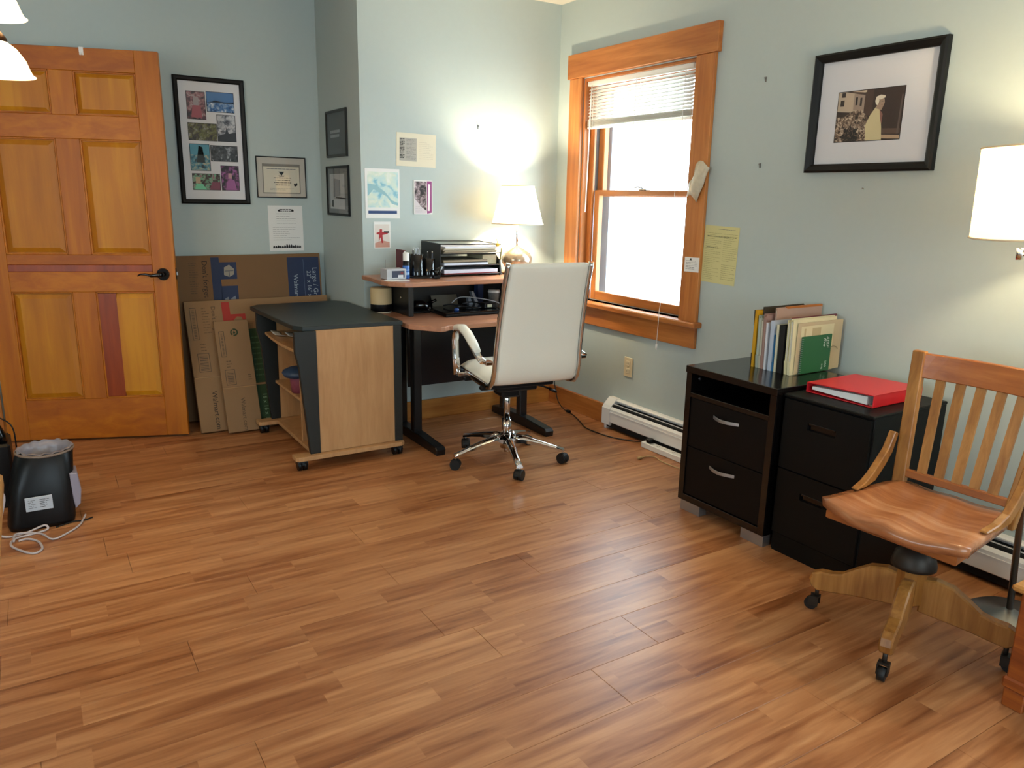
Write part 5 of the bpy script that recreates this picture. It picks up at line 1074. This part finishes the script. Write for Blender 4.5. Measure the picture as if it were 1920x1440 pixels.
for k in range(4):
    an = base_ang - math.radians(183) + k * PI / 2; ca, sa = math.cos(an), math.sin(an); sd = Vector((-sa, ca, 0))
    mb = MB().m(OAK).prism([Vector((ca * r, sa * r, z)) - sd * 0.019 for r, z in lp_], sd * 0.038, bev=0.005); lg = obj('leg', mb, oc, local=True)
    c = MB().m(IRON).cyl((ca * 0.275, sa * 0.275, 0.048), 0.007, 0.04, 10); c.m(RUBBER).cyl(Vector((ca * 0.29, sa * 0.29, 0.021)) - sd * 0.011, 0.021, 0.022, 18, axis=sd); c.m(IRON).box(-0.02, 0.012, -0.016, -0.0125, 0.018, 0.05, 0, Matrix.Translation((ca * 0.285, sa * 0.285, 0)) @ Matrix.Rotation(an, 4, 'Z')).box(-0.02, 0.012, 0.0125, 0.016, 0.018, 0.05, 0, Matrix.Translation((ca * 0.285, sa * 0.285, 0)) @ Matrix.Rotation(an, 4, 'Z')).box(-0.02, 0.005, -0.016, 0.016, 0.047, 0.052, 0, Matrix.Translation((ca * 0.285, sa * 0.285, 0)) @ Matrix.Rotation(an, 4, 'Z'))
    obj('caster', c, lg, local=True)

# ------------------------------------------------------------------ chest at the lower right
cs = thing('wooden_chest', 'reddish wooden chest with block feet at the right edge', 'chest', (2.4, 0.65, 0))
obj('body', MB().m(CHESTW).box(2.175, 2.62, 0.38, 0.86, 0.055, 0.345, 0.004), cs)
obj('lid', MB().m(wood('chest_lid_wood', '8a5a28', 'bd8748', 1, 0.3)).box(2.155, 2.64, 0.36, 0.88, 0.345, 0.365, 0.006), cs)
for x in (2.172, 2.56):
    for y in (0.385, 0.805): obj('foot', MB().m(CHESTW).box(x, x + 0.055, y, y + 0.055, 0, 0.055, 0.003), cs)
obj('base_moulding', MB().m(CHESTW).box(2.168, 2.627, 0.373, 0.867, 0.055, 0.09, 0.006), cs)

# ------------------------------------------------------------------ floor lamp at the right
fx, fy = 2.66, 1.077
fl_ = thing('floor_lamp', 'lit floor lamp with cream drum shade at the right edge', 'lamp', (fx, fy, 0))
obj('base', MB().m(STEEL).lathe((fx, fy, 0), [(0, 0.0005), (0.13, 0.0005), (0.135, 0.008), (0.12, 0.018), (0.03, 0.028), (0.012, 0.04), (0, 0.04)], 32), fl_)
obj('pole', MB().m(STEEL).cyl((fx, fy, 0.03), 0.0105, 1.19, 14), fl_)
obj('swing_arm', MB().m(CHROME).tube([(fx, fy, 1.215), (fx - 0.02, fy + 0.04, 1.21), (fx - 0.05, fy + 0.07, 1.21)], 0.006, 8).cyl((fx - 0.05, fy + 0.07, 1.195), 0.01, 0.035, 14).tube([(fx - 0.05, fy + 0.07, 1.222), (fx, fy, 1.235)], 0.006, 8).cyl((fx, fy, 1.2), 0.012, 0.12, 14), fl_)
SH2 = shade_mat('lit_ivory_shade', 'fff0cf', 1.6)
mb = MB().m(SH2); mb.lathe((fx, fy, 1.262), [(0.222, 0), (0.212, 0.265)], 48); so = obj('shade', mb, fl_, mod=[('SOLIDIFY', dict(thickness=0.0015))])
tri = MB().m(mat('shade_trim', 'e6d3b0', 0.7))
for r_, z_ in ((0.223, 1.263), (0.212, 1.526)): tri.tube([(fx + r_ * math.cos(t), fy + r_ * math.sin(t), z_) for t in [2 * PI * i / 48 for i in range(48)]], 0.003, 6, closed=True)
obj('trim', tri, so)
mb = MB().m(BULB); mb.lathe((fx, fy, 1.32), [(0, 0), (0.012, 0), (0.014, 0.02), (0.03, 0.055), (0.028, 0.08), (0, 0.095)], 16); obj('bulb', mb, fl_)
LR = Matrix.Rotation(0.06, 4, Vector((-0.528, -0.849, 0)))
fl_.rotation_euler = LR.to_euler(); fl_.location.z = 0.008
lamp_light('floor_lamp_light', Vector((fx, fy, 0.008)) + (LR @ Vector((0, 0, 1.44))), 24, (1.0, 0.79, 0.48), 0.04)

# ------------------------------------------------------------------ hanging chandelier at upper left
hx, hy = -0.26, 3.02
cd = thing('chandelier', 'chandelier with lit white glass bell shades at the upper left', 'chandelier', (hx, hy, ZC))
obj('rod', MB().m(BRASS).cyl((hx, hy, 1.62), 0.008, ZC - 1.62, 12).lathe((hx, hy, 1.60), [(0, 0), (0.02, 0.01), (0.035, 0.05), (0.02, 0.1), (0.01, 0.16), (0.025, 0.22), (0.01, 0.28)], 18), cd)
obj('canopy', MB().m(BRASS).lathe((hx, hy, ZC - 0.03), [(0.01, 0), (0.06, 0.01), (0.065, 0.03)], 24), cd)
GLS = shade_mat('lit_milk_glass', 'fff3d8', 2.0)
def bell(x, y, zr):
    a = obj('arm', MB().m(BRASS).tube([(hx, hy, zr + 0.0), (hx + (x - hx) * .3, hy + (y - hy) * .3, zr - 0.02), (hx + (x - hx) * .7, hy + (y - hy) * .7, zr + 0.08), (x, y, zr + 0.17), (x, y, zr + 0.115)], 0.007, 8).lathe((x, y, zr + 0.098), [(0.036, 0), (0.036, 0.012), (0.02, 0.035), (0, 0.037)], 18), cd)
    s = obj('glass_shade', MB().m(GLS).lathe((x, y, zr), [(0.105, 0), (0.096, 0.006), (0.09, 0.02), (0.08, 0.05), (0.06, 0.08), (0.035, 0.10)], 32), a, mod=[('SOLIDIFY', dict(thickness=0.003))])
    obj('bulb', MB().m(BULB).lathe((x, y, zr), [(0, -0.012), (0.018, -0.006), (0.027, 0.015), (0.022, 0.045), (0.012, 0.07), (0, 0.07)], 16), s)
BS = [(-0.015, 3.07, 1.695), (-0.02, 3.07, 1.868)]
for q in ((-0.50, 3.0, 1.695), (-0.27, 2.76, 1.70), (-0.27, 3.27, 1.70), (-0.46, 2.85, 1.868)): BS.append(q)
for q in BS: bell(*q)
for i, q in enumerate(BS[:3]): lamp_light('chandelier_light', (q[0] - .0, q[1], q[2] - 0.03), (7, 5, 5)[i], (1.0, 0.60, 0.22), 0.05)

# ------------------------------------------------------------------ lower left: bin, device, cables, desk edge
wb = thing('waste_bin', 'black waste bin with a white label and bag-lined oval rim by the door', 'bin', (-0.06, 3.6, 0))
n = 28; rings = []
mb = MB().m(BLK)
def sqr(t, a, b, p): c, s = math.cos(t), math.sin(t); return (a * math.copysign(abs(c) ** p, c), b * math.copysign(abs(s) ** p, s))
for z, a, b, p, cx_, cy_ in ((0.0005, .118, .13, .35, -.065, 3.60), (0.02, .122, .135, .35, -.065, 3.60), (.15, .116, .128, .4, -.052, 3.61), (.25, .108, .12, .6, -.035, 3.62), (.285, .104, .113, .8, -.026, 3.63)):
    rings.append([mb.bm.verts.new((cx_ + sqr(2 * PI * i / n, a, b, p)[0], cy_ + sqr(2 * PI * i / n, a, b, p)[1], z)) for i in range(n)])
for A, B in zip(rings, rings[1:]):
    for i in range(n): mb._f([A[i], A[(i + 1) % n], B[(i + 1) % n], B[i]], True)
mb._f(rings[0][::-1]); obj('body', mb, wb)
obj('rim', MB().m(mat('tan_rim', '7d6a5c', 0.5)).tube([(-.026 + .104 * math.cos(t), 3.63 + .113 * math.sin(t), .288) for t in [2 * PI * i / 32 for i in range(32)]], 0.006, 6, closed=True), wb)
ln = MB().m(mat('grey_bin_bag', '8a8790', 0.3, var=0.2, scale=50)); rings = []
for q, (s_, z) in enumerate(((1.0, .296), (.9, .299), (.82, .27), (.72, .18))):
    rings.append([ln.bm.verts.new((-.026 + .104 * s_ * math.cos(2 * PI * i / 32) + .004 * math.sin(i * 3.1 + q), 3.63 + .113 * s_ * math.sin(2 * PI * i / 32) + .005 * math.cos(i * 2.3 + q), z + .004 * math.sin(i * 2.7))) for i in range(32)])
for A, B in zip(rings, rings[1:]):
    for i in range(32): ln._f([A[i], A[(i + 1) % 32], B[(i + 1) % 32], B[i]], True)
ln._f(rings[-1]); obj('bag_liner', ln, wb)
Pl_ = Pl((-.135, 3.458, .085), (1, -.0, 0), (0, -.012, .145)); mb = MB().m(mat('silver_label', 'b9c0c8', 0.5)); pbox(mb, Pl_, .02, .115, .0, .06, -.004, .0016, .0015); textlines(mb, Pl_, .03, .06, .01, .05, .0017, 5, .002, 71); textlines(mb, Pl_, .07, .105, .01, .05, .0017, 5, .002, 72, INKD); obj('label_plate', mb, wb, label='white printed label')
mb = MB().m(mat('grey_lilac_plastic', '8f8a98', 0.4)); mb.prism([(.058, 3.50, .05), (.078, 3.50, .07), (.086, 3.50, .13), (.078, 3.50, .205), (.05, 3.50, .205), (.052, 3.50, .1)], (0, 0.11, 0), bev=0.003); obj('side_flap', mb, wb, label='pale grey bulge on the right side')
dv = thing('battery_backup', 'black boxy device beside the waste bin at the left edge', 'device', (-.36, 3.68, 0))
obj('housing', MB().m(BLK).box(-.55, -.150, 3.78, 3.98, 0, .285, .01), dv)
obj('speaker_cone', MB().m(BLKG).lathe((-.20, 3.84, .285), [(0, 0), (.045, 0), (.04, .03), (.024, .07), (.010, .10), (0, .105)], 20), dv)
WC = mat('white_cord', 'b9adab', 0.4)
squig([(-.42, 3.53, .30), (-.32, 3.50, .27), (-.215, 3.455, .20), (-.18, 3.45, .17), (-.20, 3.45, .08), (-.215, 3.445, .02), (-.18, 3.43, .005), (-.12, 3.445, .005), (-.06, 3.452, .02), (-.05, 3.44, .006), (-.09, 3.42, .005), (-.16, 3.40, .005), (-.175, 3.34, .005), (-.142, 3.268, .005), (-.10, 3.218, .005), (-.073, 3.25, .005), (-.085, 3.33, .005), (-.12, 3.375, .005), (-.15, 3.37, .005)], 0.0045, WC, 'white_power_cord', 'thick white cord running down past the bin and looping on the floor')
squig([(-.165, 3.36, .011), (-.16, 3.43, .012), (-.11, 3.43, .006), (-.07, 3.40, .005), (-.035, 3.325, .005), (.015, 3.36, .005), (.06, 3.42, .005), (.082, 3.49, .006), (.09, 3.52, .01)], 0.004, WC, 'white_plug_cord', 'white cord trailing to the right in front of the bin')
squig([(-.02, 3.45, .004), (.04, 3.475, .005), (.08, 3.47, .005), (.115, 3.485, .006)], 0.003, BLK, 'black_cord', 'short black cord end on the floor right of the bin')
squig([(-.20, 3.84, .395), (-.17, 3.84, .385), (-.135, 3.83, .345), (-.130, 3.83, .25), (-.135, 3.84, .03), (-.13, 3.90, .006)], 0.003, BLK, 'thin_black_wire', 'thin black wire arching behind the bin')
wd = thing('side_table', 'light wooden table whose edge just shows at the left', 'table', (-.5, 1.3, 0))
obj('tabletop', MB().m(DESKE).box(-1.2, -.101, .55, 2.0, .69, .72, .004), wd)
for x in (-1.15, -.72):
    for y in (.62, 1.86): obj('leg', MB().m(DESKE).box(x, x + .06, y, y + .06, 0, .69, .003), wd)
bpy.context.view_layer.update()
